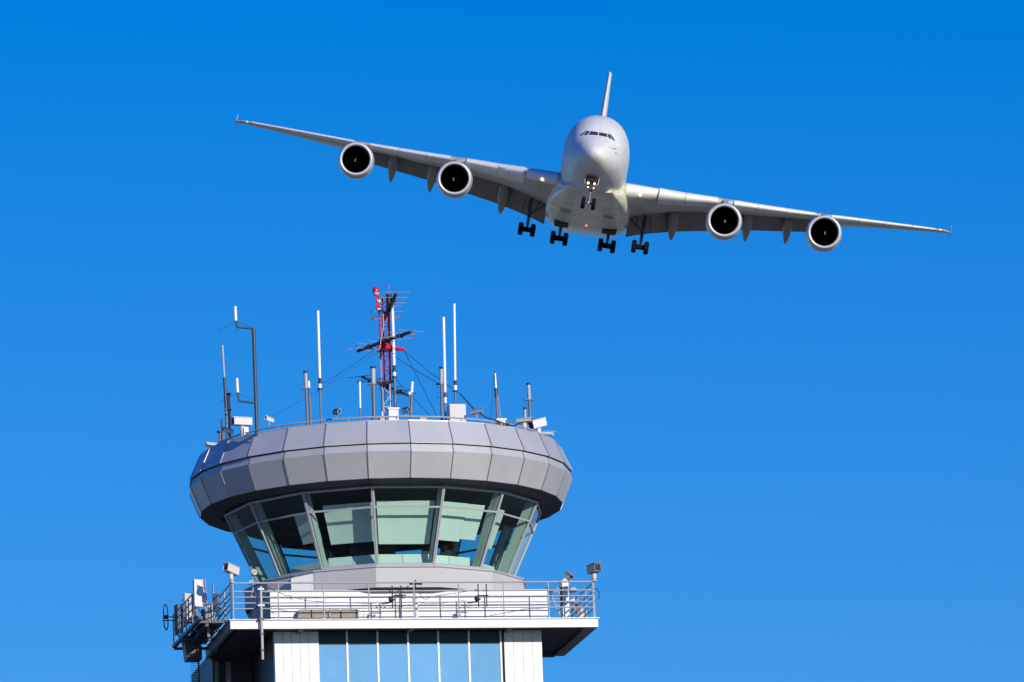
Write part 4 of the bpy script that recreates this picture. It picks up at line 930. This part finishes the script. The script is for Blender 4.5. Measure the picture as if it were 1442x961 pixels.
# landing gear ------------------------------------------------------
def wheel(c, r, wd, parent):
    h = wd/2; pr = ((-h, r*.42), (-h, r*.78), (-h*.86, r*.92), (-h*.5, r), (-h*.12, r*1.0), (0, r*.985), (h*.12, r), (h*.5, r), (h*.86, r*.92), (h, r*.78), (h, r*.42))
    t = MB().lathe(c, (1, 0, 0), pr, 32, True).build('wheel', 'tyre', parent, 40)
    return t
def nose_gear():
    s = MB().tube([(0, 5.0, -3.2), (0, 5.0, -4.6)], .15, 12); s.tube([(0, 5.0, -4.6), (0, 5.02, -5.9)], .095, 12)
    ng = s.build('nose_gear', 'gear_light', plane, 40)
    MB().tube([(-.55, 5.02, -5.87), (.55, 5.02, -5.87)], .085, 10).build('axle', 'gear_grey', ng, 40)
    for x in (-.55, .55): wheel((x, 5.02, -5.87), .635, .44, ng)
    MB().tube([(-.33, 4.8, -3.3), (0, 4.95, -4.55), (.33, 4.8, -3.3)], .045, 6).build('drag_brace', 'gear_grey', ng, 40)
    MB().tube([(0, 4.85, -4.7), (0, 4.72, -5.1), (0, 4.9, -5.6)], .05, 6).build('torque_link', 'gear_grey', ng, 40)
    MB().tube([(-.18, 4.86, -4.5), (.18, 4.86, -4.5)], .12, 8).build('steering_unit', 'gear_grey', ng, 40)
    for sx in (-1, 1):
        MB().obox((sx*.72, 4.6, -3.62), (.02, 0, 0), (0, 1.0, 0), (sx*.05, 0, .34)).build('gear_door', 'belly_paint', ng)
        for x, z, r in ((.34, -3.78, .12), (.30, -4.22, .065)):
            l = MB().lathe((sx*x, 4.70, z), (0, 1, 0), ((0, r*1.15), (.12, r*1.1), (.2, r*.5), (.22, .01)), 16).build('lamp_housing', 'gear_grey', ng, 40)
            MB().lathe((sx*x, 4.69, z), (0, -1, 0), ((0, r), (.02, r*.9), (.035, .01)), 16).build('landing_light', 'lamp_warm', ng, 60)
    MB().obox((0, 4.9, -3.50), (.62, 0, 0), (0, 1.3, 0), (0, 0, .07)).build('gear_bay', 'gear_bay', ng)
nose_gear()
def main_gear(x, y, ztop, axles, half, wing_leg, s):
    zc = -5.95
    st = MB().tube([(x, y, ztop), (x, y, zc+1.55)], .20, 12); st.tube([(x, y, zc+1.6), (x, y+.03, zc)], .13, 12)
    g = st.build('main_gear', 'gear_grey', plane, 40)
    y0, y1 = axles[0], axles[-1]; tilt = .11
    MB().tube([(x, y+y0, zc + tilt*y0), (x, y+y1, zc + tilt*y1)], .15, 10).build('bogie_beam', 'gear_grey', g, 40)
    for a in axles:
        z = zc + tilt*a
        MB().tube([(x-half, y+a, z), (x+half, y+a, z)], .10, 10).build('axle', 'gear_grey', g, 40)
        MB().tube([(x-half+.22, y+a, z), (x+half-.22, y+a, z)], .27, 14).build('brake', 'tyre', g, 40)
        for k in (-1, 1): wheel((x+k*half, y+a, z), .70, .52, g)
    MB().tube([(x, y-.15, zc+1.7), (x, y-.55, zc+1.0), (x, y-.2, zc+.25)], .07, 6).build('torque_link', 'gear_grey', g, 40)
    if wing_leg:
        i = -s
        MB().tube([(x+i*1.75, y, ztop-.35), (x+i*.1, y, zc+1.75)], .085, 8).build('side_brace', 'gear_grey', g, 40)
        MB().tube([(x+i*1.0, y-.1, ztop-.05), (x+i*.55, y-.1, zc+2.3)], .05, 6).build('lock_link', 'gear_grey', g, 40)
        MB().tube([(x+i*.15, y-1.5, ztop-.1), (x, y-.1, zc+1.9)], .08, 8).build('drag_brace', 'gear_grey', g, 40)
        MB().prism([(x-i*.55, y-1.0, ztop+.1), (x-i*.55, y+1.0, ztop+.1), (x-i*.78, y+.8, zc+2.0), (x-i*.78, y-.6, zc+2.0)], [(x-i*.60, y-1.0, ztop+.1), (x-i*.60, y+1.0, ztop+.1), (x-i*.83, y+.8, zc+2.0), (x-i*.83, y-.6, zc+2.0)]).build('gear_door', 'gear_grey', g)
        for k in (.55, .25): MB().tube([(x-i*.62, y, ztop-k*2), (x, y, ztop-k*2-.1)], .035, 6).build('door_link', 'gear_grey', g, 40)
    else:
        MB().tube([(x, y-1.6, ztop), (x, y-.1, zc+1.2)], .09, 8).build('drag_brace', 'gear_grey', g, 40)
        for k in (-1, 1): MB().obox((x+k*.78, y, ztop-.12), (.03, 0, 0), (0, 1.9, 0), (k*.06, 0, .16)).build('gear_door', 'gear_bay', g)
    for k in (-.2, .2): MB().tube([(x+k*.7, y-.18, zc+1.5), (x+k*.9, y-.3, zc+.7), (x+k*1.6, y-.25, zc+.15)], .022, 5).build('hose', 'tyre', g, 40)
for s in (-1, 1):
    main_gear(s*6.23, 33.6, -2.5, (-.85, .85), .67, True, s)
    main_gear(s*2.63, 36.9, -4.1, (-1.53, 0, 1.53), .70, False, s)
